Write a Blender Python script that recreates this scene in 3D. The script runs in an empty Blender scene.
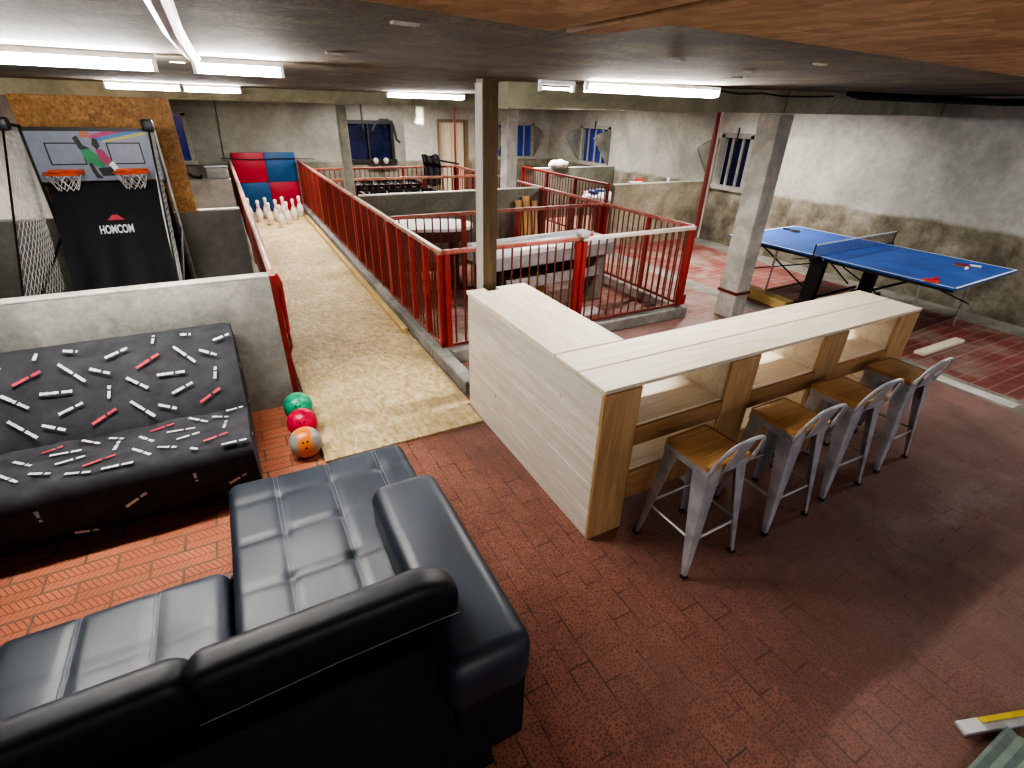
import bpy, bmesh, math, random
from mathutils import Vector, Matrix
random.seed(7)
PI = math.pi
S = bpy.context.scene
C = S.collection
# ------------------------------------------------------------------ helpers
def link(name, me, mats, parent=None):
    o = bpy.data.objects.new(name, me)
    C.objects.link(o)
    if mats is not None:
        for m in (mats if isinstance(mats, (list, tuple)) else [mats]):
            me.materials.append(m)
    if parent: o.parent = parent
    return o
class MB:
    def __init__(s): s.bm = bmesh.new()
    def _new(s, before, mi, M=None):
        vs = [v for v in s.bm.verts if v not in before]
        return vs
    def add(s, verts, faces, mi=0, smooth=False, M=None):
        vs = [s.bm.verts.new(M @ Vector(v) if M else Vector(v)) for v in verts]
        out = []
        for f in faces:
            try:
                fc = s.bm.faces.new([vs[i] for i in f]); fc.material_index = mi; fc.smooth = smooth; out.append(fc)
            except ValueError: pass
        return vs
    def box(s, lo, hi, mi=0, M=None, bev=0, seg=2, smooth=False):
        x0,y0,z0 = lo; x1,y1,z1 = hi
        if bev <= 0:
            v = [(x0,y0,z0),(x1,y0,z0),(x1,y1,z0),(x0,y1,z0),(x0,y0,z1),(x1,y0,z1),(x1,y1,z1),(x0,y1,z1)]
            f = [(0,3,2,1),(4,5,6,7),(0,1,5,4),(1,2,6,5),(2,3,7,6),(3,0,4,7)]
            s.add(v, f, mi, smooth, M); return s
        b = bmesh.new()
        bmesh.ops.create_cube(b, size=1)
        for v in b.verts:
            v.co = Vector(((x0+x1)/2+v.co.x*(x1-x0), (y0+y1)/2+v.co.y*(y1-y0), (z0+z1)/2+v.co.z*(z1-z0)))
        bmesh.ops.bevel(b, geom=list(b.edges), offset=bev, segments=seg, affect='EDGES', profile=.5)
        s.merge(b, mi, True, M); return s
    def merge(s, b, mi=0, smooth=False, M=None):
        b.verts.index_update()
        v = [tuple(q.co) for q in b.verts]; f = [[q.index for q in fc.verts] for fc in b.faces]
        s.add(v, f, mi, smooth, M); b.free()
    def tube(s, path, r, seg=8, mi=0, closed=False, M=None, cap=True):
        P = [Vector(p) for p in path]; n = len(P)
        rr = r if isinstance(r, (list, tuple)) else [r]*n
        verts = []; up = None
        for i, p in enumerate(P):
            a = P[i-1] if (i > 0 or closed) else p
            b = P[(i+1) % n] if (i < n-1 or closed) else p
            t = (b-a).normalized()
            if up is None:
                up = Vector((0,0,1)) if abs(t.z) < .9 else Vector((1,0,0))
            u = (up - t*up.dot(t)).normalized(); w = t.cross(u); up = u
            for k in range(seg):
                g = 2*PI*(k+.5)/seg
                verts.append(p + (u*math.cos(g)+w*math.sin(g))*rr[i])
        faces = []
        for i in range(n if closed else n-1):
            j = (i+1) % n
            for k in range(seg):
                k2 = (k+1) % seg
                faces.append((i*seg+k, i*seg+k2, j*seg+k2, j*seg+k))
        if cap and not closed:
            faces.append(tuple(reversed(range(seg)))); faces.append(tuple((n-1)*seg+k for k in range(seg)))
        s.add([tuple(v) for v in verts], faces, mi, seg > 4, M); return s
    def lathe(s, prof, c=(0,0,0), seg=20, mi=0, M=None):
        verts = []; faces = []
        for (r, z) in prof:
            for k in range(seg):
                g = 2*PI*k/seg; verts.append((c[0]+r*math.cos(g), c[1]+r*math.sin(g), c[2]+z))
        for i in range(len(prof)-1):
            for k in range(seg):
                k2 = (k+1) % seg
                faces.append((i*seg+k, i*seg+k2, (i+1)*seg+k2, (i+1)*seg+k))
        faces.append(tuple(reversed(range(seg)))); faces.append(tuple((len(prof)-1)*seg+k for k in range(seg)))
        s.add(verts, faces, mi, True, M); return s
    def prism(s, poly, z0, z1, mi=0, M=None, smooth=False):
        n = len(poly)
        v = [(x,y,z0) for x,y in poly]+[(x,y,z1) for x,y in poly]
        f = [tuple(reversed(range(n))), tuple(range(n, 2*n))]+[(i,(i+1)%n,n+(i+1)%n,n+i) for i in range(n)]
        s.add(v, f, mi, smooth, M); return s
    def grid(s, nu, nv, fn, mi=0, smooth=True):
        v = [tuple(fn(i/(nu-1), j/(nv-1))) for i in range(nu) for j in range(nv)]
        f = [(i*nv+j, (i+1)*nv+j, (i+1)*nv+j+1, i*nv+j+1) for i in range(nu-1) for j in range(nv-1)]
        s.add(v, f, mi, smooth); return s
    def build(s, name, mats, parent=None, angle=35):
        me = bpy.data.meshes.new(name); bmesh.ops.recalc_face_normals(s.bm, faces=list(s.bm.faces)) if len(s.bm.faces) < 60000 else None
        s.bm.to_mesh(me); s.bm.free()
        try: me.set_sharp_from_angle(angle=math.radians(angle))
        except Exception: pass
        return link(name, me, mats, parent)
def tag(o, label, cat=None, group=None, kind=None):
    if label: o['label'] = label
    if cat: o['category'] = cat
    if group: o['group'] = group
    if kind: o['kind'] = kind
    return o
def thing(name, label, cat, loc=(0,0,0), rz=0, group=None):
    o = bpy.data.objects.new(name, None); C.objects.link(o); o.empty_display_size = .1
    o.location = loc; o.rotation_euler = (0,0,rz)
    return tag(o, label, cat, group)
def dup(root, loc, rz, label=None):
    r = root.copy(); C.objects.link(r); r.location = loc; r.rotation_euler = (0,0,rz)
    if label: r['label'] = label
    for ch in list(root.children):
        c = ch.copy(); C.objects.link(c); c.parent = r
        for g in list(ch.children):
            d = g.copy(); C.objects.link(d); d.parent = c
    return r
def simple(name, fn, mats, label, cat, group=None, loc=None):
    m = MB(); fn(m); o = m.build(name, mats)
    if loc: o.location = loc
    return tag(o, label, cat, group)
def T(x=0,y=0,z=0): return Matrix.Translation((x,y,z))
def Rx(a): return Matrix.Rotation(a,4,'X')
def Ry(a): return Matrix.Rotation(a,4,'Y')
def Rz(a): return Matrix.Rotation(a,4,'Z')

# ------------------------------------------------------------------ materials
class NT:
    def __init__(s, name):
        s.m = bpy.data.materials.new(name); s.m.use_nodes = True
        s.t = s.m.node_tree; s.n = s.t.nodes; s.b = s.n['Principled BSDF']
        s.tc = s.n.new('ShaderNodeTexCoord'); s.co = s.tc.outputs['Object']
    def L(s, a, b): s.t.links.new(a, b)
    def val(s, sock, v):
        if hasattr(v, 'links') or hasattr(v, 'is_linked'): s.L(v, sock)
        else: sock.default_value = v
    def map(s, scale=(1,1,1), rot=(0,0,0), loc=(0,0,0), src=None):
        n = s.n.new('ShaderNodeMapping'); s.L(src or s.co, n.inputs[0])
        n.inputs['Scale'].default_value = scale; n.inputs['Rotation'].default_value = rot; n.inputs['Location'].default_value = loc
        return n.outputs[0]
    def noise(s, scale, detail=6, rough=.55, vec=None, dist=0):
        n = s.n.new('ShaderNodeTexNoise'); s.L(vec or s.co, n.inputs['Vector'])
        n.inputs['Scale'].default_value = scale; n.inputs['Detail'].default_value = detail
        n.inputs['Roughness'].default_value = rough; n.inputs['Distortion'].default_value = dist
        return n.outputs['Fac']
    def voro(s, scale, vec=None, feature='F1', out='Distance', rnd=1):
        n = s.n.new('ShaderNodeTexVoronoi'); n.feature = feature; s.L(vec or s.co, n.inputs['Vector'])
        n.inputs['Scale'].default_value = scale; n.inputs['Randomness'].default_value = rnd
        return n.outputs[out]
    def ramp(s, fac, stops):
        n = s.n.new('ShaderNodeValToRGB'); s.L(fac, n.inputs[0]); e = n.color_ramp.elements
        while len(e) < len(stops): e.new(.5)
        for i, (p, c) in enumerate(stops):
            e[i].position = p; e[i].color = (c, c, c, 1) if isinstance(c, (int, float)) else (*c, 1)
        return n.outputs[0]
    def mix(s, fac, a, b, mode='MIX'):
        n = s.n.new('ShaderNodeMix'); n.data_type = 'RGBA'; n.blend_type = mode
        s.val(n.inputs[0], fac)
        for i, v in ((6, a), (7, b)):
            if isinstance(v, tuple): n.inputs[i].default_value = (*v, 1) if len(v) == 3 else v
            else: s.L(v, n.inputs[i])
        return n.outputs[2]
    def math(s, op, a, b=0.0, c=None):
        n = s.n.new('ShaderNodeMath'); n.operation = op
        s.val(n.inputs[0], a); s.val(n.inputs[1], b)
        if c is not None: s.val(n.inputs[2], c)
        return n.outputs[0]
    def xyz(s, src=None):
        n = s.n.new('ShaderNodeSeparateXYZ'); s.L(src or s.co, n.inputs[0]); return n.outputs
    def bump(s, h, strength=.3, dist=.01):
        n = s.n.new('ShaderNodeBump'); s.L(h, n.inputs['Height']); n.inputs['Strength'].default_value = strength
        n.inputs['Distance'].default_value = dist
        s.L(n.outputs[0], s.b.inputs['Normal'])
    def col(s, c):
        if isinstance(c, tuple): s.b.inputs['Base Color'].default_value = (*c, 1)
        else: s.L(c, s.b.inputs['Base Color'])
        return s
    def set(s, rough=.5, metal=0, spec=None):
        s.val(s.b.inputs['Roughness'], rough); s.b.inputs['Metallic'].default_value = metal
        if spec is not None: s.b.inputs['Specular IOR Level'].default_value = spec
        return s
def plain(name, c, rough=.5, metal=0, var=.12, sc=14, spec=None, em=0):
    t = NT(name); f = t.noise(sc, 4)
    d = tuple(x*(1-var*2) for x in c); l = tuple(min(1, x*(1+var)) for x in c)
    t.col(t.ramp(f, [(.3, d), (.7, l)])).set(rough, metal, spec)
    if em:
        t.b.inputs['Emission Color'].default_value = (*c, 1); t.b.inputs['Emission Strength'].default_value = em
    return t.m
def concrete(name, lo, hi, sc=2.2, rough=.85, bump=.25, stain=None):
    t = NT(name)
    a = t.noise(sc, 10, .65); b = t.noise(sc*7, 8, .7); c = t.noise(sc*.5, 3, .5, dist=1.0)
    col = t.ramp(t.math('ADD', t.math('MULTIPLY', a, .55), t.math('MULTIPLY', b, .45)), [(.34, lo), (.66, hi)])
    col = t.mix(t.ramp(c, [(.4, 0), (.62, .5)]), col, tuple(x*.62 for x in lo))
    if stain:
        z = t.xyz()[2]; zz = t.math('ADD', z, t.math('MULTIPLY', t.math('SUBTRACT', t.noise(1.6, 6, .7), .5), .13))
        lowc = t.ramp(t.noise(2.4, 9, .7, dist=.2), [(.36, stain[1]), (.50, stain[2]), (.66, stain[3])])
        f = t.ramp(zz, [(0, 1), ((stain[0]-.04)/2.6, 1), ((stain[0]+.02)/2.6, 0)])
        n = t.n.new('ShaderNodeMath'); n.operation = 'DIVIDE'
        f.node.inputs[0].links[0].from_socket
        t.t.links.remove(f.node.inputs[0].links[0]); t.L(zz, n.inputs[0]); n.inputs[1].default_value = 2.6; t.L(n.outputs[0], f.node.inputs[0])
        col = t.mix(f, col, lowc)
    t.col(col).set(rough); t.bump(t.math('ADD', b, t.noise(sc*25, 4)), bump, .012)
    return t.m
M = {}
M['plaster'] = concrete('plaster_wall', (.30,.30,.255), (.54,.535,.475), 1.6, .9, .35, stain=(1.03, (.10,.085,.06), (.19,.17,.125), (.33,.31,.25)))
M['plaster_shaded'] = concrete('rear_plaster_shaded', (.20,.20,.172), (.36,.355,.31), 1.2, .9, .3, stain=(1.03, (.10,.09,.07), (.15,.14,.11), (.22,.21,.17)))  # darker plaster: shadow on this part of the rear wall put into colour
M['concrete'] = concrete('concrete_partition', (.17,.168,.15), (.46,.45,.415), 2.0)
M['concrete_dark'] = concrete('concrete_darker', (.15,.147,.13), (.31,.30,.27), 1.6)  # darker grey concrete tone
M['concrete_brown'] = concrete('concrete_soiled', (.13,.105,.065), (.36,.32,.24), 3.0)
M['concrete_green'] = concrete('concrete_mossy', (.13,.13,.10), (.30,.30,.24), 2.6)
M['concrete_pale'] = concrete('concrete_cap', (.48,.46,.41), (.74,.72,.67), 5)
M['post'] = concrete('concrete_post', (.38,.375,.33), (.68,.67,.61), 6, .85, .4)
M['beam'] = concrete('concrete_beam', (.30,.30,.21), (.52,.51,.39), 3)
M['cfloor'] = concrete('concrete_floor', (.15,.135,.11), (.36,.34,.295), 3.4)

def ceiling_mat():
    t = NT('ceiling_chipboard')
    a = t.noise(3, 8, .7); b = t.noise(60, 4, .8)
    col = t.ramp(t.math('ADD', t.math('MULTIPLY', a, .5), t.math('MULTIPLY', b, .5)), [(.38, (.024,.017,.010)), (.50, (.085,.063,.038)), (.62, (.20,.16,.10))])
    br = t.n.new('ShaderNodeTexBrick'); t.L(t.map(loc=(.3, .07, 0)), br.inputs[0])
    br.inputs['Scale'].default_value = 1; br.inputs['Brick Width'].default_value = 2.44; br.inputs['Row Height'].default_value = 1.22/1.9
    br.inputs['Mortar Size'].default_value = .006; br.inputs['Mortar Smooth'].default_value = .3
    col = t.mix(br.outputs['Fac'], col, (.02,.017,.014))
    t.col(col).set(.8); t.bump(b, .15, .01); return t.m
M['ceiling'] = ceiling_mat()
def osb(name, lo, mid, hi, sc=26):
    t = NT(name)
    v = t.map((1,1,1)); w = t.n.new('ShaderNodeTexVoronoi'); t.L(t.map((sc*1.6, sc*.6, sc), rot=(0,0,.5)), w.inputs['Vector']); w.inputs['Scale'].default_value = 1
    w2 = t.n.new('ShaderNodeTexVoronoi'); t.L(t.map((sc*.7, sc*1.8, sc), rot=(0,0,-.4)), w2.inputs['Vector']); w2.inputs['Scale'].default_value = 1
    f = t.math('ADD', t.math('MULTIPLY', t.xyz(w.outputs['Color'])[0], .5), t.math('MULTIPLY', t.xyz(w2.outputs['Color'])[1], .3))
    f = t.math('ADD', f, t.math('MULTIPLY', t.noise(1.3, 5), .35))
    oc = t.mix(t.ramp(t.noise(1.6, 6, .65, dist=.6), [(.42, .0), (.66, .55)]), t.ramp(f, [(.15, lo), (.55, mid), (.95, hi)]), tuple(x*.72 for x in lo))
    t.col(oc).set(.6); t.bump(f, .15, .004); return t.m
M['osb_floor'] = osb('osb_lane', (.40,.28,.12), (.60,.46,.25), (.76,.64,.41), 26)
M['osb_wall'] = osb('osb_sheet', (.20,.09,.025), (.40,.19,.055), (.56,.30,.11), 34)
M['osb_ceiling'] = osb('osb_ceiling', (.34,.19,.085), (.50,.30,.145), (.66,.44,.24), 26)

def wood(name, lo, hi, rot=(0,0,0), sc=1, knots=True, rough=.55):
    t = NT(name)
    oi = t.n.new('ShaderNodeObjectInfo')
    ax = 2 if abs(rot[1]) > .1 else 1 if abs(rot[2]) > .1 else 0
    def sv(lo_, hi_): q = [hi_*sc]*3; q[ax] = lo_*sc; return tuple(q)
    v = t.map(sv(1.2, 16)); rot = (0,0,0)
    a = t.noise(1.4, 8, .65, v, 1.2); b = t.noise(9, 3, .5, t.map(sv(1, 30)))
    f = t.math('ADD', t.math('MULTIPLY', a, .75), t.math('MULTIPLY', b, .25))
    c = t.ramp(f, [(.32, lo), (.68, hi)])
    if knots:
        k = t.voro(2.6, t.map((1.3, 1.3, 1.3)))
        c = t.mix(t.ramp(k, [(.03, .8), (.06, 0)]), c, tuple(x*.28 for x in lo))
    hv = t.n.new('ShaderNodeHueSaturation'); t.L(c, hv.inputs['Color']); t.L(t.math('ADD', .86, t.math('MULTIPLY', oi.outputs['Random'], .26)), hv.inputs['Value'])
    t.col(hv.outputs[0]).set(rough); t.bump(f, .12, .003); return t.m
PINE = ((.66,.54,.38), (.90,.83,.69))  # pale end raised for the blown-out light on the bar top
M['pine_x'] = wood('pine_along', *PINE)
M['pine_y'] = wood('pine_across', *PINE, rot=(0,0,PI/2))
M['pine_z'] = wood('pine_shaded_upright', (.40,.23,.095), (.62,.42,.22), rot=(0,PI/2,0))  # browner pine: shade on the bar front put into the colour
M['pine_edge'] = wood('pine_shaded_apron', (.36,.19,.075), (.58,.36,.17))  # browner pine again, colouring in the shade on the shelf aprons
M['pine_grey_y'] = wood('pine_cladding', (.58,.51,.42), (.86,.81,.73), rot=(0,0,PI/2))
M['seat_wood'] = wood('stool_seat_wood', (.34,.165,.06), (.60,.37,.165), rot=(0,0,.0), sc=2, knots=False, rough=.3)
M['lumber'] = wood('yellow_lumber', (.46,.31,.10), (.68,.50,.22), rot=(0,0,PI/2))
M['post_wood'] = wood('old_timber', (.10,.065,.03), (.24,.165,.09), rot=(0,PI/2,0))
M['post_wood_lit'] = wood('lit_timber_side', (.40,.37,.33), (.60,.57,.52), rot=(0,PI/2,0), knots=False)  # pale timber copy: lamp light on one post side, put into colour
M['plank_orange'] = wood('orange_plank', (.42,.22,.07), (.68,.42,.18), rot=(0,PI/2,0))
M['door_wood'] = wood('door_boards', (.42,.34,.22), (.66,.58,.44), rot=(0,PI/2,0))

def red_metal(name, c=(.29,.026,.023), rust=(.14,.05,.03), pale=None, amt=.45):
    t = NT(name)
    f = t.noise(9, 8, .7); c1 = t.mix(t.ramp(f, [(.5, 0), (.72, amt*1.6)]), c, rust)
    if pale: c1 = t.mix(t.ramp(t.noise(5, 7, .7), [(.40, 0), (.60, .9)]), c1, pale)
    t.col(c1).set(.45); t.bump(f, .15, .003); return t.m
M['red'] = red_metal('red_painted_steel')
M['red_bar'] = red_metal('red_bar_paint', (.165,.030,.022), (.09,.045,.032), amt=.6)
M['red_rail'] = red_metal('red_top_rail', (.30,.035,.028), (.17,.07,.05), pale=(.38,.17,.13))
M['lane_rail'] = red_metal('brown_worn_rail', (.30,.06,.045), (.25,.15,.10), pale=(.42,.30,.22))
M['pink_rail'] = red_metal('worn_pink_rail', (.50,.16,.12), (.30,.16,.11), pale=(.66,.50,.42))
M['white_rail'] = red_metal('worn_white_rail', (.66,.58,.53), (.50,.25,.2), amt=.3)
M['orange_rail'] = red_metal('orange_rail', (.66,.13,.05), (.45,.12,.07), pale=(.72,.42,.30))
M['dark_red'] = red_metal('dark_red_sheet', (.20,.018,.016), (.08,.04,.03))

def pavers(name, rot, w, h, c1, c2, mortar, msz, var, chevron=False, dimple=False, dirt=None, off=(0,0,0), dusty=False):
    t = NT(name)
    v = t.map(rot=(0,0,rot), loc=off)
    br = t.n.new('ShaderNodeTexBrick'); t.L(v, br.inputs[0]); br.offset = .5
    br.inputs['Scale'].default_value = 1; br.inputs['Brick Width'].default_value = w; br.inputs['Row Height'].default_value = h
    br.inputs['Mortar Size'].default_value = msz; br.inputs['Mortar Smooth'].default_value = .4; br.inputs['Bias'].default_value = 0
    br.inputs['Color1'].default_value = (*c1, 1); br.inputs['Color2'].default_value = (*c2, 1); br.inputs['Mortar'].default_value = (*mortar, 1)
    col = br.outputs['Color']
    n = t.noise(2.2, 9, .7)
    col = t.mix(t.ramp(n, [(.32, .75), (.6, 0)]), col, tuple(x*var for x in c1))
    h_ = t.math('MULTIPLY', br.outputs['Fac'], -1.0)
    if dimple:
        mf = t.math('MULTIPLY', br.outputs['Fac'], t.ramp(t.noise(5.5, 4, .6), [(.46, .12), (.60, .9)])); h_ = t.math('MULTIPLY', mf, -1.0)
        br.inputs['Mortar'].default_value = (*c2, 1); col = t.mix(mf, col, mortar)
    if chevron:
        x, y, _ = t.xyz(v)[:3]
        fy = t.math('FRACT', t.math('DIVIDE', y, h)); tri = t.math('ABSOLUTE', t.math('SUBTRACT', fy, .45))
        g = t.math('FRACT', t.math('DIVIDE', t.math('ADD', x, t.math('MULTIPLY', tri, .085)), .027))
        gr = t.ramp(g, [(0, 1), (.10, 1), (.24, 0), (1, 0)])
        ctr = t.ramp(tri, [(0, 1), (.02, 1), (.045, 0)])
        gg = t.math('MAXIMUM', gr, ctr); gg = t.math('MULTIPLY', gg, t.math('SUBTRACT', 1.0, br.outputs['Fac']))
        col = t.mix(t.math('MULTIPLY', gg, .72), col, tuple(x*.35 for x in c1)); h_ = t.math('SUBTRACT', h_, gg)
    if dimple:
        d = t.voro(64, feature='DISTANCE_TO_EDGE')
        dd = t.ramp(d, [(.04, 0), (.20, 1)])
        col = t.mix(t.math('MULTIPLY', dd, .78), col, tuple(x*.30 for x in c1))
        h_ = t.math('ADD', h_, t.math('MULTIPLY', dd, -.25))
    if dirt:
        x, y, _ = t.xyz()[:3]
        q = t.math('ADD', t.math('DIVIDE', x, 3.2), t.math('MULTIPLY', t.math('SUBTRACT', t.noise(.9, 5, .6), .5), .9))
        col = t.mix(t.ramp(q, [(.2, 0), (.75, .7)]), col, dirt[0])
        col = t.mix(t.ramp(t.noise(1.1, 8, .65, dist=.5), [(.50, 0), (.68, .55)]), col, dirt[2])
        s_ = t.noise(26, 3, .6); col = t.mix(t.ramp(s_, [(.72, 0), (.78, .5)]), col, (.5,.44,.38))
    if dusty:
        col = t.mix(t.ramp(t.noise(1.7, 9, .7, dist=.4), [(.46, 0), (.66, .8)]), col, (.30,.25,.20))
        col = t.mix(t.ramp(t.noise(30, 4, .7), [(.66, 0), (.74, .55)]), col, (.55,.48,.42))
    rg = t.ramp(t.noise(3, 5), [(.3, .45), (.7, .8)])
    t.col(col).set(rg); t.bump(h_, .55, .006); return t.m
M['fl_sofa'] = pavers('terracotta_chevron_pavers', 0, .31, .135, (.60,.21,.115), (.47,.15,.08), (.13,.10,.075), .008, .6, chevron=True)
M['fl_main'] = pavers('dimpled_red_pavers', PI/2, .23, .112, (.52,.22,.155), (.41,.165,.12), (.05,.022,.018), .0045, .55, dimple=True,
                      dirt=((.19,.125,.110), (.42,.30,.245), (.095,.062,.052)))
M['fl_right'] = pavers('red_bricks_pale_joints', 0, 2.6, .125, (.25,.065,.055), (.19,.05,.044), (.36,.23,.18), .008, .55, dusty=True)
M['fl_pen'] = pavers('pen_bricks', 0, .3, .13, (.26,.095,.065), (.19,.07,.05), (.26,.19,.15), .010, .5, dusty=True)
M['fl_dirty'] = pavers('dusty_bricks', 0, .3, .13, (.36,.17,.12), (.29,.16,.12), (.38,.32,.26), .012, .6)

def leather():
    t = NT('black_leatherette'); n = t.voro(420); f = t.noise(3, 5)
    t.col(t.ramp(f, [(.3, (.015,.022,.036)), (.7, (.027,.038,.060))])).set(t.ramp(f, [(.3, .40), (.7, .50)]), 0, .62); t.bump(n, .06, .002); return t.m
M['leather'] = leather()
M['leather_shaded'] = plain('black_leather_shaded', (.013,.015,.021), .52, var=.2)  # darker leather copy that paints in the unlit backrest
M['leather_back'] = plain('black_back_fabric', (.006,.005,.006), .8, var=.2)
M['stitch'] = plain('grey_thread', (.22,.25,.28), .8)
M['cover'] = plain('charcoal_cover_cloth', (.040,.042,.050), .85, var=.2, sc=9)
M['cover_white'] = plain('white_print', (.62,.62,.62), .8, var=.1)
M['cover_red'] = plain('red_print', (.55,.05,.075), .8, var=.1)
M['black'] = plain('black_plastic', (.012,.012,.013), .45)
M['blackfab'] = plain('black_nylon', (.006,.0065,.011), .7, var=.3, sc=5)
M['greymetal'] = plain('grey_stool_steel', (.50,.50,.53), .38, .25, var=.18, sc=8)
M['steel'] = plain('bare_steel', (.55,.54,.52), .35, .8)
M['alu'] = plain('aluminium', (.6,.6,.6), .4, .6)
M['white'] = plain('white_laminate', (.80,.81,.83), .3, var=.03)
M['whiteblue'] = plain('pale_blue_laminate', (.60,.68,.74), .3, var=.06)
M['greypanel'] = plain('grey_apron', (.34,.34,.34), .55, var=.1)
M['brown'] = plain('brown_cabinet', (.10,.045,.028), .5)
M['blue'] = plain('blue_table_paint', (.035,.115,.44), .42, var=.12, sc=3, spec=.35)
M['wline'] = plain('white_line', (.80,.82,.85), .5, var=.03)
M['netmat'] = plain('net_cord', (.62,.62,.60), .8)
M['rubber_red'] = plain('red_rubber', (.66,.03,.03), .5)
M['rim'] = plain('orange_rim', (.72,.10,.025), .4)
M['mat_red'] = plain('red_mat_vinyl', (.38,.010,.036), .45, var=.08, sc=3)
M['mat_blue'] = plain('blue_mat_vinyl', (.008,.080,.22), .45, var=.08, sc=3)
M['pinwhite'] = plain('pin_white', (.78,.75,.68), .3, var=.06)
M['pinred'] = plain('pin_red', (.60,.05,.06), .35)
M['ball_green'] = plain('ball_green', (.02,.42,.22), .3, var=.2, sc=6)
M['ball_pink'] = plain('ball_pink', (.68,.015,.075), .28, var=.2, sc=6)
def swirl():
    t = NT('ball_grey_orange'); x = t.xyz()[0]; q = t.math('ADD', x, t.math('MULTIPLY', t.math('SUBTRACT', t.noise(9, 4), .5), .09))
    f = t.ramp(t.math('ABSOLUTE', t.math('ADD', q, .005)), [(.040, 1), (.058, 0)])
    t.col(t.mix(f, (.34,.33,.31), (.78,.24,.035))).set(.35); return t.m
M['ball_swirl'] = swirl()
M['bb'] = plain('backboard_grey', (.25,.27,.34), .4, var=.05)
M['magenta'] = plain('print_magenta', (.42,.05,.16), .5); M['green'] = plain('print_green', (.03,.26,.10), .5)
M['yellow'] = plain('print_yellow', (.55,.48,.10), .5); M['pblue'] = plain('print_blue', (.06,.22,.50), .5)
M['skin'] = plain('print_orange', (.50,.16,.08), .5)
M['logo'] = plain('logo_white', (.75,.78,.82), .5, var=.02); M['logored'] = plain('logo_red', (.60,.06,.08), .5)
M['duskpane'] = plain('dusk_window_pane', (.03,.045,.20), .15, var=.3, sc=2, em=.14)
M['darkpane'] = plain('dark_window_pane', (.008,.011,.035), .15, var=.4, sc=3, em=.12)
M['winframe'] = plain('weathered_white_frame', (.34,.33,.28), .7)
M['cheek'] = concrete('grey_fibre_cement', (.17,.165,.14), (.33,.32,.28), 5)
M['greenboard'] = plain('green_grey_plastic', (.20,.26,.225), .6)
M['yellowm'] = plain('yellow_paint', (.75,.58,.05), .5)
M['paper'] = plain('pale_paper', (.62,.58,.50), .8)
M['clear'] = plain('cloudy_plastic', (.46,.49,.50), .25)
M['housing'] = plain('white_light_housing', (.75,.75,.75), .4, em=.12)
def emit(name, c, st):
    m = bpy.data.materials.new(name); m.use_nodes = True; n = m.node_tree.nodes; b = n['Principled BSDF']
    b.inputs['Base Color'].default_value = (.9,.9,.9,1)
    b.inputs['Emission Color'].default_value = (*c, 1); b.inputs['Emission Strength'].default_value = st; return m
TUBE = 190
M['tube'] = emit('lit_tube', (1, .97, .92), TUBE)
M['tube_dim'] = emit('dim_tube', (1, .95, .86), 8)

# ------------------------------------------------------------------ setting
XL, XR, YB, Y0 = -3.2, 8.28, 13.34, -1.5
def ceil_z(x): return 2.36 + max(0, x-1.6)*.018
xs = [XL, .2, 1.45, 5.62, 5.90, 7.85, XR]; ys = [Y0, 4.02, 4.12, 7.5, YB]
def region(x, y):
    if x < .2: return 0 if y < 4.02 else 4
    if x < 1.45: return 1
    if y < 4.12:
        return 1 if x < 5.62 else 4 if x < 5.90 else 2 if x < 7.85 else 4
    if x < 4.72: return 3
    if x < 5.62: return 5
    if x < 5.9 and y < 7.5: return 4
    if x < 7.85: return 2 if y < 7.5 else 5
    return 4
m = MB()
for i in range(len(xs)-1):
    for j in range(len(ys)-1):
        m.add([(xs[i],ys[j],0),(xs[i+1],ys[j],0),(xs[i+1],ys[j+1],0),(xs[i],ys[j+1],0)], [(0,1,2,3)], region((xs[i]+xs[i+1])/2, (ys[j]+ys[j+1])/2))
fl = m.build('floor', [M['fl_sofa'], M['fl_main'], M['fl_right'], M['fl_pen'], M['cfloor'], M['fl_dirty']]); tag(fl, 'red brick paver floor of the old barn games room', kind='structure')
m = MB(); cx = [XL, 1.6, XR+.2]
for z_off in (0, .06):
    for i in range(2):
        m.add([(cx[i],Y0,ceil_z(cx[i])+z_off),(cx[i+1],Y0,ceil_z(cx[i+1])+z_off),(cx[i+1],YB+.2,ceil_z(cx[i+1])+z_off),(cx[i],YB+.2,ceil_z(cx[i])+z_off)], [(3,2,1,0)])
tag(m.build('ceiling', M['ceiling']), 'low ceiling of dark speckled chipboard sheets', kind='structure')

def wall_with_holes(name, mat, axis, pos, a0, a1, z1, holes, thick, label, sgn=1):
    # axis 'x': wall in plane y=pos running along x; axis 'y': plane x=pos running along y
    m = MB()
    us = sorted({a0, a1, *[h[0] for h in holes], *[h[1] for h in holes]}); vs = sorted({0, z1, *[h[2] for h in holes], *[h[3] for h in holes]})
    for i in range(len(us)-1):
        for j in range(len(vs)-1):
            uc, vc = (us[i]+us[i+1])/2, (vs[j]+vs[j+1])/2
            if any(h[0] < uc < h[1] and h[2] < vc < h[3] for h in holes): continue
            if axis == 'x': m.box((us[i], pos, vs[j]), (us[i+1], pos+thick, vs[j+1]))
            else: m.box((pos, us[i], vs[j]), (pos+thick, us[i+1], vs[j+1]))
    return tag(m.build(name, mat), label, kind='structure')
W1 = (2.62, 3.80, 1.02, 1.88); DR = (4.95, 5.80, .05, 1.95); W2 = (6.62, 7.74, 1.04, 1.90); W5 = (-1.30, -.50, 1.05, 1.98)
W3 = (10.62, 11.76, 1.05, 1.90); W4 = (6.58, 7.24, 1.00, 1.90)
wall_with_holes('wall_back', M['plaster_shaded'], 'x', YB, XL, 4.1, 2.42, [W1, W5], .18, 'plastered rear wall of the barn, coloured darker for shadow')
wall_with_holes('wall_back_end', M['plaster'], 'x', YB, 4.1, XR+.18, 2.5, [DR, W2], .18, 'unshaded end of the plastered rear wall with the door')
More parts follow.
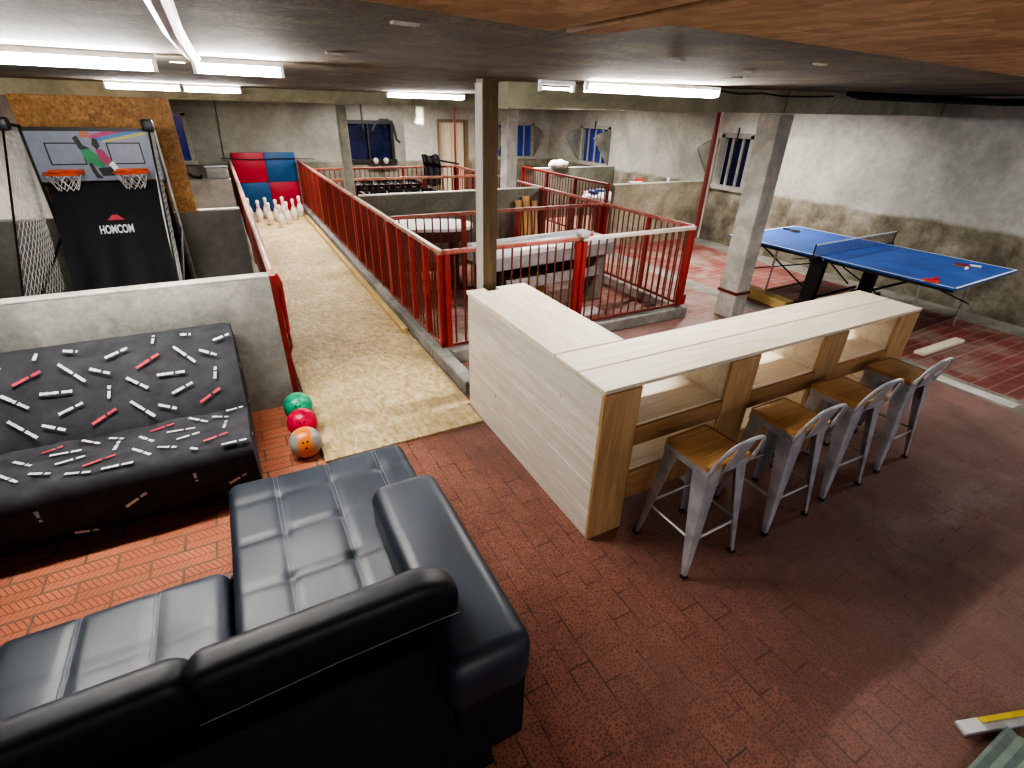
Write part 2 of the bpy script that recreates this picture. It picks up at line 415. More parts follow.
wall_with_holes('wall_right', M['plaster'], 'y', XR, Y0, YB, 2.5, [W3, W4], .18, 'rough pale plaster side wall with a brown stained base')
m = MB(); m.box((XL-.15, Y0, 0), (XL, YB, 2.36)); tag(m.build('wall_left', M['plaster']), 'pale plaster wall beside the basketball game', kind='structure')

m = MB(); m.box((XL,7.06,0), (-2.2,YB-.01,2.355)); tag(m.build('wall_left_rear', M['concrete_pale']), 'cream plastered wall stub behind the basketball game', kind='structure')
# windows
def window(name, axis, pos, h, bars, pane, parent_label, cheeks=(), stay=True, fmat='winframe'):
    a0, a1, z0, z1 = h
    def P(u, d, z): return (u, pos+d, z) if axis == 'x' else (pos+d, u, z)
    def bx(m, u0, u1, d0, d1, zz0, zz1, bev=0):
        p, q = P(u0, d0, zz0), P(u1, d1, zz1)
        m.box(tuple(min(a, b) for a, b in zip(p, q)), tuple(max(a, b) for a, b in zip(p, q)), bev=bev)
    root = thing(name, parent_label, None); root['kind'] = 'structure'
    m = MB(); t = .05
    bx(m, a0-.02, a1+.02, -.03, .06, z1-t, z1+.03); bx(m, a0-.05, a1+.05, -.06, .06, z0-.03, z0+t)
    bx(m, a0-.02, a0+t, -.03, .06, z0, z1); bx(m, a1-t, a1+.02, -.03, .06, z0, z1)
    m.build('window_frame', M[fmat], root)
    m = MB(); bx(m, a0+.03, a1-.03, .10, .12, z0+.03, z1-.03); m.build('window_pane', M[pane], root)
    for k in range(bars):
        u = a0+(a1-a0)*(k+1)/(bars+1)
        m = MB(); bx(m, u-.018, u+.018, .0, .035, z0+.04, z1-.04); m.build('window_bar', M[fmat], root)
    for u, dz in cheeks:
        # quarter-fan side guard sticking into the room, pivot at the sill
        hh = (z1-z0)*.92; n = 8; poly = [(0, 0)]
        for k in range(n+1):
            g = math.radians(90-38*k/n)
            poly.append((-math.cos(g)*hh, math.sin(g)*hh))
        m = MB(); vv = []; 
        for s_ in (-.022, .022):
            for d, zz in poly: vv.append(P(u+s_, d, z0+zz))
        nn = len(poly); ff = [tuple(range(nn)), tuple(reversed(range(nn, 2*nn)))]+[(i, (i+1) % nn, nn+(i+1) % nn, nn+i) for i in range(nn)]
        m.add(vv, ff); m.build('side_guard', M['cheek'], root)
    if stay:
        u = (a0+a1)/2; m = MB(); m.tube([P(u, -.03, z1+.12), P(u, -.035, z1-.1)], .014, 6); m.build('window_stay', M['black'], root)
    return root
window('window_1', 'x', YB, W1, 1, 'darkpane', 'wide dark window in the rear wall behind the pens', stay=False, fmat='black')
window('window_2', 'x', YB, W2, 3, 'duskpane', 'dusk blue barred window in the rear wall corner', cheeks=((W2[1]+.02, 0), (W2[0]-.02, 0)), stay=False)
window('window_3', 'y', XR, W3, 3, 'duskpane', 'blue barred window between fan shaped guards in the side wall', cheeks=((W3[0]-.03, 0), (W3[1]+.03, 0)))
window('window_4', 'y', XR, W4, 2, 'darkpane', 'dark barred window in the side wall above the table tennis end', cheeks=((W4[1]+.10, 0),), fmat='concrete')
window('window_5', 'x', YB, W5, 0, 'duskpane', 'blue window mostly hidden by the chipboard sheet', stay=False)
d = thing('door_1', 'pale boarded door in the rear wall', None); d['kind'] = 'structure'
for k in range(4):
    w = (DR[1]-DR[0]-.14)/4; m = MB(); m.box((DR[0]+.05+k*w, YB+.09, .06), (DR[0]+.05+(k+1)*w-.008, YB+.12, 1.90)); m.build('door_board', M['door_wood'], d)
m = MB(); m.box((DR[0], YB-.01, 1.90), (DR[1], YB+.15, 1.96)); m.box((DR[0], YB-.01, 0), (DR[0]+.05, YB+.15, 1.9)); m.box((DR[1]-.09, YB-.01, 0), (DR[1], YB+.15, 1.9))
m.build('door_frame', M['post_wood'], d)

# beams, posts
def wedge_beam(y0, y1, x0, x1, zb0, zb1):
    def f(m):
        v = [(x0,y0,zb0),(x1,y0,zb1),(x1,y1,zb1),(x0,y1,zb0)]+[(x0,y0,ceil_z(x0)-.001),(1.6,y0,2.359),(x1,y0,ceil_z(x1)-.001),(x1,y1,ceil_z(x1)-.001),(1.6,y1,2.359),(x0,y1,ceil_z(x0)-.001)]
        m.add(v, [(3,2,1,0),(0,1,6,5,4),(2,3,9,8,7),(4,5,8,9),(5,6,7,8),(0,4,9,3),(1,2,7,6)])
    return f
simple('ceiling_beam', wedge_beam(3.80, 4.08, 1.98, 5.12, 2.19, 2.222), M['beam'], 'grey concrete beam running from the timber post to the tall concrete post', 'beam', 'concrete ceiling beams')
simple('ceiling_beam', wedge_beam(3.80, 4.08, 5.14, XR, 2.222, 2.255), M['beam'], 'greenish concrete beam above the table tennis table', 'beam', 'concrete ceiling beams')
simple('ceiling_beam', wedge_beam(8.20, 8.46, XL, XR, 2.19, 2.235), M['beam'], 'long concrete beam crossing above the pens and bowling lane', 'beam', 'concrete ceiling beams')
simple('ceiling_beam', lambda m: m.box((8.14,Y0+.02,2.25), (8.279,3.79,2.47)), M['beam'], 'greenish concrete ledge beam along the top of the side wall', 'beam', 'concrete ceiling beams')
def post(name, x0, x1, y0, y1, z1, mat, label, collar=False):
    t = thing(name, label, 'post', ((x0+x1)/2, (y0+y1)/2, 0)); w, dd = (x1-x0)/2, (y1-y0)/2
    m = MB(); m.box((-w,-dd,0), (w,dd,z1), bev=.008, seg=1); m.build('shaft', mat, t)
    if collar:
        m = MB()
        for a, b in (((-w-.012,-dd-.012,.30),(w+.012,-dd,.335)), ((-w-.012,dd,.30),(w+.012,dd+.012,.335)), ((-w-.012,-dd,.30),(-w,dd,.335)), ((w,-dd,.30),(w+.012,dd,.335))): m.box(a, b)
        tag(m.build('steel_strap', M['red_bar'], t), 'rusty red strap')
    return t
post('concrete_post', 5.11, 5.33, 3.81, 4.07, 2.215, M['post'], 'thick pale concrete post with a rusty strap beside the bar end', True)
post('concrete_post', 4.28, 4.48, 8.22, 8.46, 2.20, M['post'], 'pale concrete post rising behind the mossy partition')
post('concrete_post', 1.580, 1.70, 8.22, 8.36, 2.19, M['concrete_green'], 'slim grey concrete post beside the bowling lane fence')
t = thing('timber_post', 'brown timber post standing behind the brightly lit bar wing', 'post', (1.625, 3.42, 0))
m = MB(); m.box((-.055,-.055,0), (.055,.055,2.352)); m.build('shaft', M['post_wood'], t)
m = MB(); m.box((-.062,-.055,.90), (-.055,.055,2.33)); tag(m.build('lit_side_face', M['post_wood_lit'], t), 'side face coloured pale for the light on it')  # thin pale layer painting the lit side of the post

# curb under fence
simple('concrete_curb', lambda m: m.box((1.45,3.49,0), (1.575,YB-.10,.125), bev=.01, seg=1), M['concrete'], 'low concrete curb beside the bowling lane under the long red fence', 'curb')
simple('concrete_curb', lambda m: m.box((1.585,4.10,0), (4.66,4.20,.135), bev=.01, seg=1), M['concrete'], 'low concrete curb under the pen fence facing the bar', 'curb')
simple('concrete_curb', lambda m: m.box((4.56,4.21,0), (4.66,7.44,.11), bev=.01, seg=1), M['concrete'], 'low concrete curb along the aisle beneath the pens', 'curb')

# concrete partitions
def partition(lo, hi, mat, label, rz=0, cap='concrete_pale'):
    t = thing('concrete_partition', label, 'low wall')
    cxx, cyy = (lo[0]+hi[0])/2, (lo[1]+hi[1])/2; t.location = (cxx, cyy, 0); t.rotation_euler = (0,0,rz)
    a, b = (hi[0]-lo[0])/2, (hi[1]-lo[1])/2
    m = MB(); m.box((-a,-b,0), (a,b,hi[2]-.02)); m.build('wall_panel', mat, t)
    m = MB(); m.box((-a-.002,-b-.002,hi[2]-.02), (a+.002,b+.002,hi[2]), bev=.006, seg=1); tag(m.build('lit_top_edge', M[cap], t), 'top edge coloured pale for the light on it')  # pale strip paints the light caught by the partition top
    return t
partition((-3.15,3.965,0), (.13,4.045,1.09), M['concrete'], 'pale grey concrete partition behind the printed sofa bed')
partition((-3.15,6.97,0), (.07,7.05,1.09), M['concrete_dark'], 'dark concrete partition right behind the basketball game')
partition((-2.19,9.93,0), (.07,10.01,1.09), M['concrete_pale'], 'cream concrete partition with a cloudy plastic tub on top')
partition((1.60,7.52,0), (4.52,7.60,1.09), M['concrete_green'], 'mossy grey concrete partition between the white tables and the football tables')
partition((6.05,7.46,0), (XR-.02,7.54,1.09), M['concrete_brown'], 'brown soiled concrete partition at the aisle pen by the side wall')
partition((6.07,10.30,0), (XR-.02,10.38,1.09), M['concrete_green'], 'grey concrete partition below the fan guarded window')

# ------------------------------------------------------------------ fences
BARMESH = {}
def fence(p0, p1, z0, z1, label, rail='red_rail', spacing=.10, posts=(0, 1), group='red steel pen fences', extra=(), barmat='red_bar', bw=.009, postmat='red'):
    p0, p1 = Vector((*p0, 0)), Vector((*p1, 0)); L = (p1-p0).length; rz = math.atan2(p1.y-p0.y, p1.x-p0.x)
    t = thing('steel_fence', label, 'fence', tuple(p0), rz, group)
    m = MB(); m.box((0,-.022,z1-.042), (L,.022,z1), bev=.006, seg=1); m.build('top_rail', M[rail], t)
    m = MB(); m.box((0,-.018,z0), (L,.018,z0+.03), bev=.004, seg=1); m.build('bottom_rail', M['red_bar'], t)
    key = (round(z0, 3), round(z1, 3), barmat, bw)
    n = max(2, int(round(L/spacing)))
    for k in range(1, n):
        u = L*k/n
        if any(abs(u-q*L) < .04 for q in (*posts, *extra)): continue
        if key not in BARMESH:
            m = MB(); m.tube([(0,0,z0+.028), (0,0,z1-.04)], bw, 6); o = m.build('bar', M[barmat], t); BARMESH[key] = o.data
        else:
            o = bpy.data.objects.new('bar', BARMESH[key]); C.objects.link(o); o.parent = t
        o.location = (u, 0, 0)
    for q in (*posts, *extra):
        m = MB(); u = min(max(q*L, .026), L-.026); m.box((u-.026,-.026,z0), (u+.026,.026,z1-.043), bev=.005, seg=1); m.build('fence_post', M[postmat], t)
    return t
ZT = 1.09
fence((1.56,4.17), (3.03,4.17), .16, ZT, 'red barred fence panel behind the bar wing and timber post')
gate = fence((3.035,4.15), (4.58,4.15), .16, ZT, 'red barred gate with a worn white top rail facing the bar', rail='white_rail')
m = MB(); m.box((-.05,-.04,ZT+.001), (.06,.05,ZT+.055), bev=.008); tag(m.build('latch_box', M['alu'], gate), 'small grey latch box')
m = MB(); m.box((.07,-.02,ZT+.001), (.11,.02,ZT+.03), bev=.006); tag(m.build('latch_pin', M['rubber_red'], gate), 'bright red pin')
m = MB(); m.box((1.545,-.03,.17), (1.585,.03,.29), bev=.005); m.build('hinge', M['red'], gate)
LF = [(4.17,5.85),(5.86,7.53),(7.61,10.5),(10.51,13.25)]
LN = ['red fence panel of the bowling lane at its corner by the bar wing', 'red fence panel of the bowling lane beside the white oval table', 'red fence panel of the bowling lane beside the football tables', 'red fence panel of the bowling lane next to the pins']
for (a, b), l in zip(LF, LN): fence((1.53,a), (1.53,b), .155, ZT, l, spacing=.082, extra=(.25, .5, .75), bw=.010, barmat='red_bar', rail='lane_rail')
fence((1.56,5.855), (4.58,5.855), .12, ZT, 'red fence between the air hockey table and the white oval table', extra=(.55, .3))
fence((4.60,4.19), (4.60,5.83), .14, ZT, 'red aisle fence beside the end of the air hockey table', extra=(.45,))
fence((4.60,5.88), (4.60,7.50), .14, ZT, 'dark red aisle fence beside the leaning orange planks', postmat='red_bar', extra=(.5,))
fence((4.60,7.54), (4.60,9.42), .14, ZT, 'red aisle fence by the first football table', postmat='red_bar', extra=(.5,))
fence((4.60,9.50), (4.60,11.24), .14, ZT, 'red aisle fence at the deepest pen near the boarded door', postmat='red_bar', extra=(.5,))
fence((1.56,9.46), (4.58,9.46), .10, ZT, 'red fence with a bright orange top rail between the two football tables', rail='orange_rail', extra=(.55,))
fence((1.56,11.27), (4.58,11.27), .10, ZT, 'red fence across the deepest pen in front of the rear wall', extra=(.6,))
fence((6.02,7.60), (6.02,10.78), .10, ZT, 'brownish red fence across the aisle beside the white bundle', rail='dark_red', extra=(.33, .66), postmat='dark_red', barmat='dark_red')

# left rail of the lane
t = thing('lane_railing', 'worn pink topped railing with dark red boards beside the bowling lane', 'railing', (.155, 4.08, 0))
Ln = 13.2-4.08
m = MB(); m.tube([(0,.0,1.07), (0,Ln,1.07)], .028, 10); tag(m.build('top_rail', M['pink_rail'], t), 'worn pink pipe')
for a in range(4):
    m = MB(); m.box((-.012, .06+a*Ln/4, .12), (.012, (a+1)*Ln/4-.01, .98)); m.build('infill_sheet', M['dark_red'], t)
for k in range(5):
    m = MB(); u = .025+(Ln-.05)*k/4; m.box((-.022,u-.022,0), (.022,u+.022,1.045)); m.build('fence_post', M['red'], t)
m = MB(); m.tube([(.03,.02,1.05),(.05,.03,.98),(.04,.05,.60),(.03,.04,.56)], .016, 8); m.tube([(.03,.5,.98),(.06,.55,.6),(.06,.5,.25),(.03,.45,.2)], .014, 8); m.build('hook', M['red'], t)

# thin ceiling pipes
simple('steel_pipe', lambda m: m.tube([(4.60,4.15,ZT+.001),(4.60,4.15,2.40)], .024, 10), M['dark_red'], 'tall red pipe rising from the pen gate corner to the ceiling', 'pipe', 'upright pipes')
simple('conduit_pipe', lambda m: m.tube([(4.655,4.155,.95),(4.655,4.155,2.40)], .013, 8), M['white_rail'], 'slim white conduit beside the tall red pipe', 'pipe')
simple('steel_pipe', lambda m: m.tube([(4.68,11.5,0.0),(4.68,11.5,2.40)], .024, 10), M['dark_red'], 'thin dark red pipe standing before the boarded door', 'pipe', 'upright pipes')

# ------------------------------------------------------------------ bowling lane
t = thing('bowling_lane', 'long chipboard bowling lane running to the pins', 'bowling lane')
yy = [3.03, 5.03, 7.1, 9.1, 11.1, 13.18]
for i in range(5):
    m = MB(); x1 = 1.405 if i == 0 else 1.435
    if i == 0:
        m.prism([(.21,yy[0]),(1.405,yy[0]),(1.405,3.33),(1.435,3.33),(1.435,yy[1]-.003),(.21,yy[1]-.003)], .001, .019)
    else: m.box((.21, yy[i], .001), (1.435, yy[i+1]-.003, .019))
    m.build('lane_board', M['osb_floor'], t)
simple('edge_batten', lambda m: m.box((1.36,5.0,.020), (1.425,12.1,.070), bev=.004, seg=1), M['lumber'], 'long yellowish timber batten edging the bowling lane', 'batten')
# pins
def pin(label, x, y, first=[None]):
    prof = [(a*1.12, b*1.15) for a, b in [(.026,0),(.030,.005),(.040,.04),(.052,.085),(.0605,.125),(.057,.17),(.043,.215),(.030,.25),(.0235,.275),(.0245,.295),(.030,.325),(.0325,.345),(.030,.365),(.019,.379),(.006,.3825)]]
    if first[0] is None:
        t = thing('bowling_pin', label, 'bowling pin', (x,y,.020), 0, 'white bowling pins')
        m = MB(); m.lathe(prof, seg=16); m.build('pin_body', M['pinwhite'], t)
        for z0, r in ((.267, .0425), (.300, .0315)):
            m = MB(); m.lathe([(r-.002,z0-.009),(r+.0005,z0-.007),(r-.002 if z0 > .28 else r-.0035,z0+.009),(.02,z0+.010)], seg=16); m.build('neck_band', M['pinred'], t)
        first[0] = t; return t
    return dup(first[0], (x,y,.020), random.random()*6, label)
rown = ['front point of the triangle', 'second row', 'third row', 'back row']
ordn = {1: [''], 2: ['beside the pink railing', 'beside the red fence'], 3: ['beside the pink railing', 'in the middle', 'beside the red fence'], 4: ['beside the pink railing', 'second from the pink railing', 'third from the pink railing', 'beside the red fence']}
for r in range(4):
    for k in range(r+1):
        lab = 'white bowling pin with red neck bands, ' + rown[r] + ((' ' if ordn[r+1][k] else '') + ordn[r+1][k]).rstrip()
        pin(lab, .80+(k-r/2)*.335, 11.18+r*.36)
# wall mats
for i in range(2):
    for j in range(2):
        red = (i+j) % 2 == 1
        x0 = .205+i*.64; z0 = .022+j*.612
        nm = ['lower', 'upper'][j]+' '+['nearer the concrete partition', 'nearer the long fence'][i]
        simple('foam_mat', lambda m: m.box((x0,13.25,z0), (x0+.635,13.33,z0+.607), bev=.005), M['mat_red' if red else 'mat_blue'],
               ('%s foam mat behind the pins, %s' % ('red' if red else 'blue', nm)), 'mat', 'foam mats at the lane end')
simple('washing_line', lambda m: m.tube([(.0,13.225,1.14),(.6,13.225,1.105),(1.2,13.225,1.12),(1.9,13.225,1.10)], .009, 6), M['black'], 'black cord strung across the red and blue mats', 'cord')
# balls
def ball(name_lab, x, y, mat, z=.1085):
    t = thing('bowling_ball', name_lab, 'bowling ball', (x,y,z), 0, 'bowling balls by the lane')
    b = bmesh.new(); bmesh.ops.create_uvsphere(b, u_segments=32, v_segments=20, radius=.1085); m = MB(); m.merge(b, 0, True); m.build('ball_body', mat, t)
    q = Vector((-x*.8-.1,-y,2.1-z)).normalized()
    a = q.orthogonal().normalized(); a = Vector((1,0,0)); a = (a-q*a.dot(q)).normalized(); bq = q.cross(a)
    for u, v in ((-.014, .0), (.014, .0), (0, -.045)):
        dd = (q+(a*u+bq*v)/.1085).normalized(); m = MB()
        m.tube([dd*.100, dd*.1090], .0075, 12); m.build('finger_hole', M['black'], t)
ball('mottled green bowling ball closest to the red railing foot', .135, 3.72, M['ball_green'])
ball('pink bowling ball between the green and the orange ones', .130, 3.46, M['ball_pink'])
ball('grey and orange bowling ball with finger holes, closest to the black sofa', .115, 3.19, M['ball_swirl'])

# ------------------------------------------------------------------ bar counter
KX, KY, KL, KD, KW, KZ = 1.42, 1.64, 2.86, .46, 1.68, .99
t = thing('bar_counter', 'L-shaped raw pine plank bar with open shelves', 'bar counter', (KX, KY, 0))
m = MB()
nb = 5; hb = (KZ-.03)/nb
for k in range(nb):
    m = MB(); m.box((0,.02,.002+k*hb), (.02,KW,k*hb+hb-.005), bev=.003, seg=1); m.build('cladding_plank', M['pine_grey_y'], t)
for k in range(nb):
    m = MB(); m.box((.455,KD+.02,.002+k*hb), (.475,KW,k*hb+hb-.004)); m.build('cladding_plank', M['pine_grey_y'], t)
m = MB(); m.box((.021,KW-.02,.0), (.454,KW,KZ-.03)); m.build('end_panel', M['pine_x'], t)
m = MB(); m.box((-.004,KD+.008,KZ-.028), (.49,KW-.06,KZ)); m.box((.24,KW-.06,KZ-.028), (.49,KW+.012,KZ)); m.box((-.004,KW-.06,KZ-.028),(.14,KW+.012,KZ)); m.build('wing_top', M['pine_y'], t)
for k in range(2):
    m = MB(); m.box((-.004,-.003+k*.234,KZ-.022), (KL+.004,-.003+k*.234+.230,KZ), bev=.003, seg=1); m.build('top_board', M['pine_x'], t)
for k, (a, b) in enumerate(((0,.24),(.90,1.14),(1.76,2.00),(2.61,2.86))):
    m = MB(); m.box((a,-.001,0), (b,.020,KZ-.029), bev=.002, seg=1); m.build('front_plank', M['pine_z'], t)
    if k: 
        m = MB(); m.box((a,.021,0), (a+.02,KD,KZ-.029)); m.build('divider', M['pine_x'], t)
m = MB(); m.box((KL-.02,.021,0), (KL,KD,KZ-.029)); m.build('end_panel', M['pine_z'], t)
for (z, za, zb) in ((.72,.59,.705), (.42,.22,.405)):
    for (a, b) in ((.245,.895),(1.145,1.755),(2.005,2.605)):
        m = MB(); m.box((a,.001,za), (b,.02,zb)); m.build('shelf_apron', M['pine_edge'], t)
    for (a, b) in ((.022,.898),(.922,1.758),(1.782,2.608)):
        m = MB(); m.box((a,.021,z-.03), (b,KD-.005,z-.002)); m.build('shelf', M['pine_x'], t)
for z0 in (0, .43):
    pass

# ------------------------------------------------------------------ stools
def stool(loc, rz, label):
    t = thing('bar_stool', label, 'bar stool', loc, rz, 'bar stools along the counter')
    sz = .665
    m = MB(); m.box((-.155,-.15,sz-.002), (.155,.15,sz+.022), bev=.022, seg=3); m.build('seat', M['seat_wood'], t)
    m = MB()
    m.box((-.150,-.145,sz-.045), (.150,-.141,sz-.002)); m.box((-.150,.141,sz-.045), (.150,.145,sz-.002))
    m.box((-.150,-.145,sz-.045), (-.146,.145,sz-.002)); m.box((.146,-.145,sz-.045), (.150,.145,sz-.002)); m.build('seat_frame', M['greymetal'], t)
    for sx in (-1, 1):
        for sy in (-1, 1):
            m = MB(); n = 8; v = []; f = []
            for i in range(n+1):
                q = i/n; z = (sz-.03)*(1-q)+.0*q
                cxx = sx*(.152+.048*q); cyy = sy*(.147+.048*q); w = .072*(1-q)**1.0+.024; w = w*(1 if q < .95 else .9)
                # outer corner at (cx,cy), two flanges running inward
                r = w*.28
                pts = [(cxx-sx*w, cyy), (cxx-sx*r, cyy), (cxx-sx*r*.3, cyy-sy*r*.3), (cxx, cyy-sy*r), (cxx, cyy-sy*w)]
                th = .003
                inn = [(cxx-sx*w, cyy-sy*th), (cxx-sx*r, cyy-sy*th), (cxx-sx*(r*.3+th), cyy-sy*(r*.3+th)), (cxx-sx*th, cyy-sy*r), (cxx-sx*th, cyy-sy*w)]
                for p in pts+list(reversed(inn)): v.append((p[0], p[1], z))
            K = 10
            for i in range(n):
                for k in range(K): f.append((i*K+k, i*K+(k+1) % K, (i+1)*K+(k+1) % K, (i+1)*K+k))
            f.append(tuple(range(K))); f.append(tuple(n*K+k for k in reversed(range(K))))
            m.add(v, f, 0, True); lg = m.build('leg', M['greymetal'], t, 40)
            m = MB(); q = .97; cxx = sx*.190; cyy = sy*.185; m.box((cxx-.016,cyy-.016,0), (cxx+.016,cyy+.016,.018), bev=.004); m.build('foot_pad', M['black'], lg)
    q = .62; ax = .152+.048*q-.012; ay = .147+.048*q-.012; zz = (sz-.03)*(1-q)
    for a, b in (((-ax,-ay,zz),(ax,-ay,zz)), ((-ax,ay,zz),(ax,ay,zz)), ((-ax,-ay,zz),(-ax,ay,zz)), ((ax,-ay,zz),(ax,ay,zz))):
        m = MB(); m.tube([a, b], .0075, 8); m.build('footrest', M['greymetal'], t)
    m = MB(); path = []
    for i in range(25):
        g = PI*i/24; c, s_ = math.cos(g), math.sin(g)
        xx = -.150*(abs(c)**.6)*(1 if c > 0 else -1); hz = (abs(s_)**.65)
        path.append((xx*1.06, -.148-.065*hz, sz-.02+.205*hz))
    m.tube(path, .0095, 8); m.build('back_rail', M['greymetal'], t)
    m = MB(); v = []
    for yo in (0, .003):
        for (x, z, yy_) in ((-.052,sz-.03,-.149),(.052,sz-.03,-.149),(.056,sz+.182,-.211),(-.056,sz+.182,-.211)): v.append((x, yy_+yo, z))
    m.add(v, [(0,1,2,3),(7,6,5,4),(0,4,5,1),(1,5,6,2),(2,6,7,3),(3,7,4,0)]); m.build('back_plate', M['greymetal'], t)
    return t
s0 = stool((1.915,1.375,0), .03, 'grey metal bar stool with wooden seat, closest to the black sofa')
dup(s0, (2.585,1.385,0), .0, 'grey metal bar stool with wooden seat, second from the clad bar corner')
dup(s0, (3.195,1.415,0), -.03, 'grey metal bar stool with wooden seat, third from the clad bar corner')
dup(s0, (3.82,1.435,0), .02, 'grey metal bar stool with wooden seat, closest to the table tennis table')

# ------------------------------------------------------------------ table tennis
t = thing('table_tennis_table', 'blue folding table tennis table with a net', 'table tennis table', (6.77,3.53,0), .047)
Z = .76
for s_ in (-1, 1):
    y0, y1 = (.004, 1.29) if s_ > 0 else (-1.37, -.004)
    m = MB(); m.box((-.7625,y0,Z-.022), (.7625,y1,Z), bev=.002, seg=1); h = m.build('table_half', M['blue'], t)
    m = MB(); e = .0008; w = .02
    m.box((-.7625,y0,Z), (-.7625+w,y1,Z+e)); m.box((.7625-w,y0,Z), (.7625,y1,Z+e)); pass
    ye = y1 if s_ > 0 else y0; m.box((-.7625,min(ye,ye-s_*w),Z), (.7625,max(ye,ye-s_*w),Z+e)); m.build('boundary_line', M['wline'], h)
    m = MB()
    m.box((-.72,y0+.03,Z-.06), (-.70,y1-.03,Z-.022)); m.build('side_rail', M['black'], t); m = MB(); m.box((.70,y0+.03,Z-.06), (.72,y1-.03,Z-.022)); m.build('side_rail', M['black'], t)
    for sx in (-1, 1):
        m = MB(); ly = .60 if s_ > 0 else -1.04; m.tube([(sx*.66,ly,Z-.03),(sx*.66,ly*1.03,.01)], .013, 8); m.build('leg', M['steel'], t)
    m = MB(); m.tube([(-.66,ly*1.02,.14),(.66,ly*1.02,.14)], .008, 8); m.build('cross_bar', M['black'], t)
    for sx in (-1, 1):
        m = MB(); m.tube([(sx*.55,s_*.95,Z-.05),(sx*.45,s_*.15,.22)], .010, 8); m.build('brace', M['black'], t)
        m = MB(); m.tube([(sx*.66,s_*1.13,.30),(sx*.40,s_*.12,.62)], .008, 8); m.build('brace', M['black'], t)
for sx in (-1, 1):
    m = MB()
    for k in (.3,):
        m.add([(sx*.74,k*.06-.08,Z-.062),(sx*.74,k*.06+.08,Z-.062),(sx*.74,k*.10+.08,.09),(sx*.74,k*.10-.08,.09),
               (sx*.66,k*.06-.08,Z-.062),(sx*.66,k*.06+.08,Z-.062),(sx*.66,k*.10+.08,.09),(sx*.66,k*.10-.08,.09)],
              [(0,1,2,3),(7,6,5,4),(0,4,5,1),(1,5,6,2),(2,6,7,3),(3,7,4,0)])
    m.build('folding_frame', M['black'], t)
    for k in (-1, 1):
        m = MB(); m.tube([(sx*.68,k*.14,.055),(sx*.72,k*.14,.055)], .055, 16); m.build('wheel', M['black'], t)
m = MB(); m.tube([(-.7,-.16,.14),(.7,-.16,.14)], .018, 8); m.build('cross_bar', M['black'], t); m = MB(); m.tube([(-.7,.16,.14),(.7,.16,.14)], .018, 8); m.build('cross_bar', M['black'], t)
n_ = thing('table_tennis_net', 'low mesh net with a white top band across the blue table', 'net', (6.77,3.53,0), .047)
m = MB()
for k in range(92): x = -.90+k*1.80/91; m.box((x-.0012,-.001,Z+.004), (x+.0012,.001,Z+.142))
for k in range(8): z = Z+.01+k*.0175; m.box((-.90,-.001,z-.0012), (.90,.001,z+.0012))
m.build('net_mesh', M['blackfab'], n_)
m = MB(); m.box((-.905,-.004,Z+.140), (.905,.004,Z+.1525)); m.build('top_band', M['wline'], n_)
for sx in (-1, 1):
    m = MB(); m.tube([(sx*.9125,0,Z-.04),(sx*.9125,0,Z+.155)], .008, 8); m.build('net_post', M['black'], n_)
    m = MB(); m.box((min(sx*.74,sx*.92),-.03,Z-.048), (max(sx*.74,sx*.92),.03,Z-.024)); m.box((min(sx*.775,sx*.92),-.02,Z-.03), (max(sx*.775,sx*.92),.02,Z+.006)); m.build('clamp', M['black'], n_)
def paddle(x, y, rz, rub, handle, label, z=.7615):
    t = thing('table_tennis_paddle', label, 'paddle', (x,y,z), rz, 'table tennis paddles')
    m = MB(); poly = [(.078*math.cos(g), .075*math.sin(g)) for g in [2*PI*k/24 for k in range(24)]]
    m.prism(poly, .002, .010); m.build('blade', M['seat_wood'], t)
    m = MB(); m.prism([(a*.98, b*.98) for a, b in poly], .010, .0125); m.build('rubber_sheet', rub, t)
    m = MB(); m.box((.07,-.014,0), (.175,.014,.022), bev=.006); m.build('handle', handle, t)
paddle(6.12, 2.37, .15, M['rubber_red'], M['rubber_red'], 'bright red paddle at the corner of the blue table above the bar end')
paddle(7.18, 2.56, -.9, plain('dark_red_rubber', (.22,.02,.03), .5), M['wline'], 'dark red paddle with a white handle on the blue table')
paddle(7.06, 4.58, 1.6, M['blackfab'], M['black'], 'black paddle lying at the wall end of the blue table')
simple('table_tennis_ball', lambda m: m.lathe([(.001,0),(.012,.0035),(.02,.02),(.012,.0365),(.001,.04)], seg=14), M['wline'], 'small white ball beside the dark red paddle', 'ball', loc=(6.99,2.44,.762))

# floor planks
simple('wooden_plank', lambda m: m.box((0,0,.001), (.86,.10,.035), bev=.003, seg=1), M['pine_x'], 'short pale plank on the floor past the bar end', 'plank', 'loose lumber', loc=(6.14,2.16,0))
simple('timber_beam', lambda m: m.box((0,0,.001), (.17,1.15,.12), bev=.004, seg=1, M=Rz(-.10)), M['lumber'], 'squared yellow timber on the floor behind the strapped post', 'timber', 'loose lumber', loc=(5.98,3.72,0))
simple('cement_strip', lambda m: m.box((5.66,1.22,.0005), (5.80,1.93,.006)), M['concrete_pale'], 'pale cement strip set in the floor near the last bar stool', 'floor strip')
simple('wooden_plank', lambda m: m.box((0,0,.001), (.9,.12,.03), bev=.003, seg=1), M['lumber'], 'narrow plank under the air hockey table leg', 'plank', 'loose lumber', loc=(3.30,4.36,0))
simple('wooden_plank', lambda m: m.box((0,0,.001), (.55,.22,.03), bev=.003, seg=1), M['concrete_pale'], 'short wide pale board on the pen floor below the air hockey table', 'plank', 'loose lumber', loc=(3.25,4.62,0))

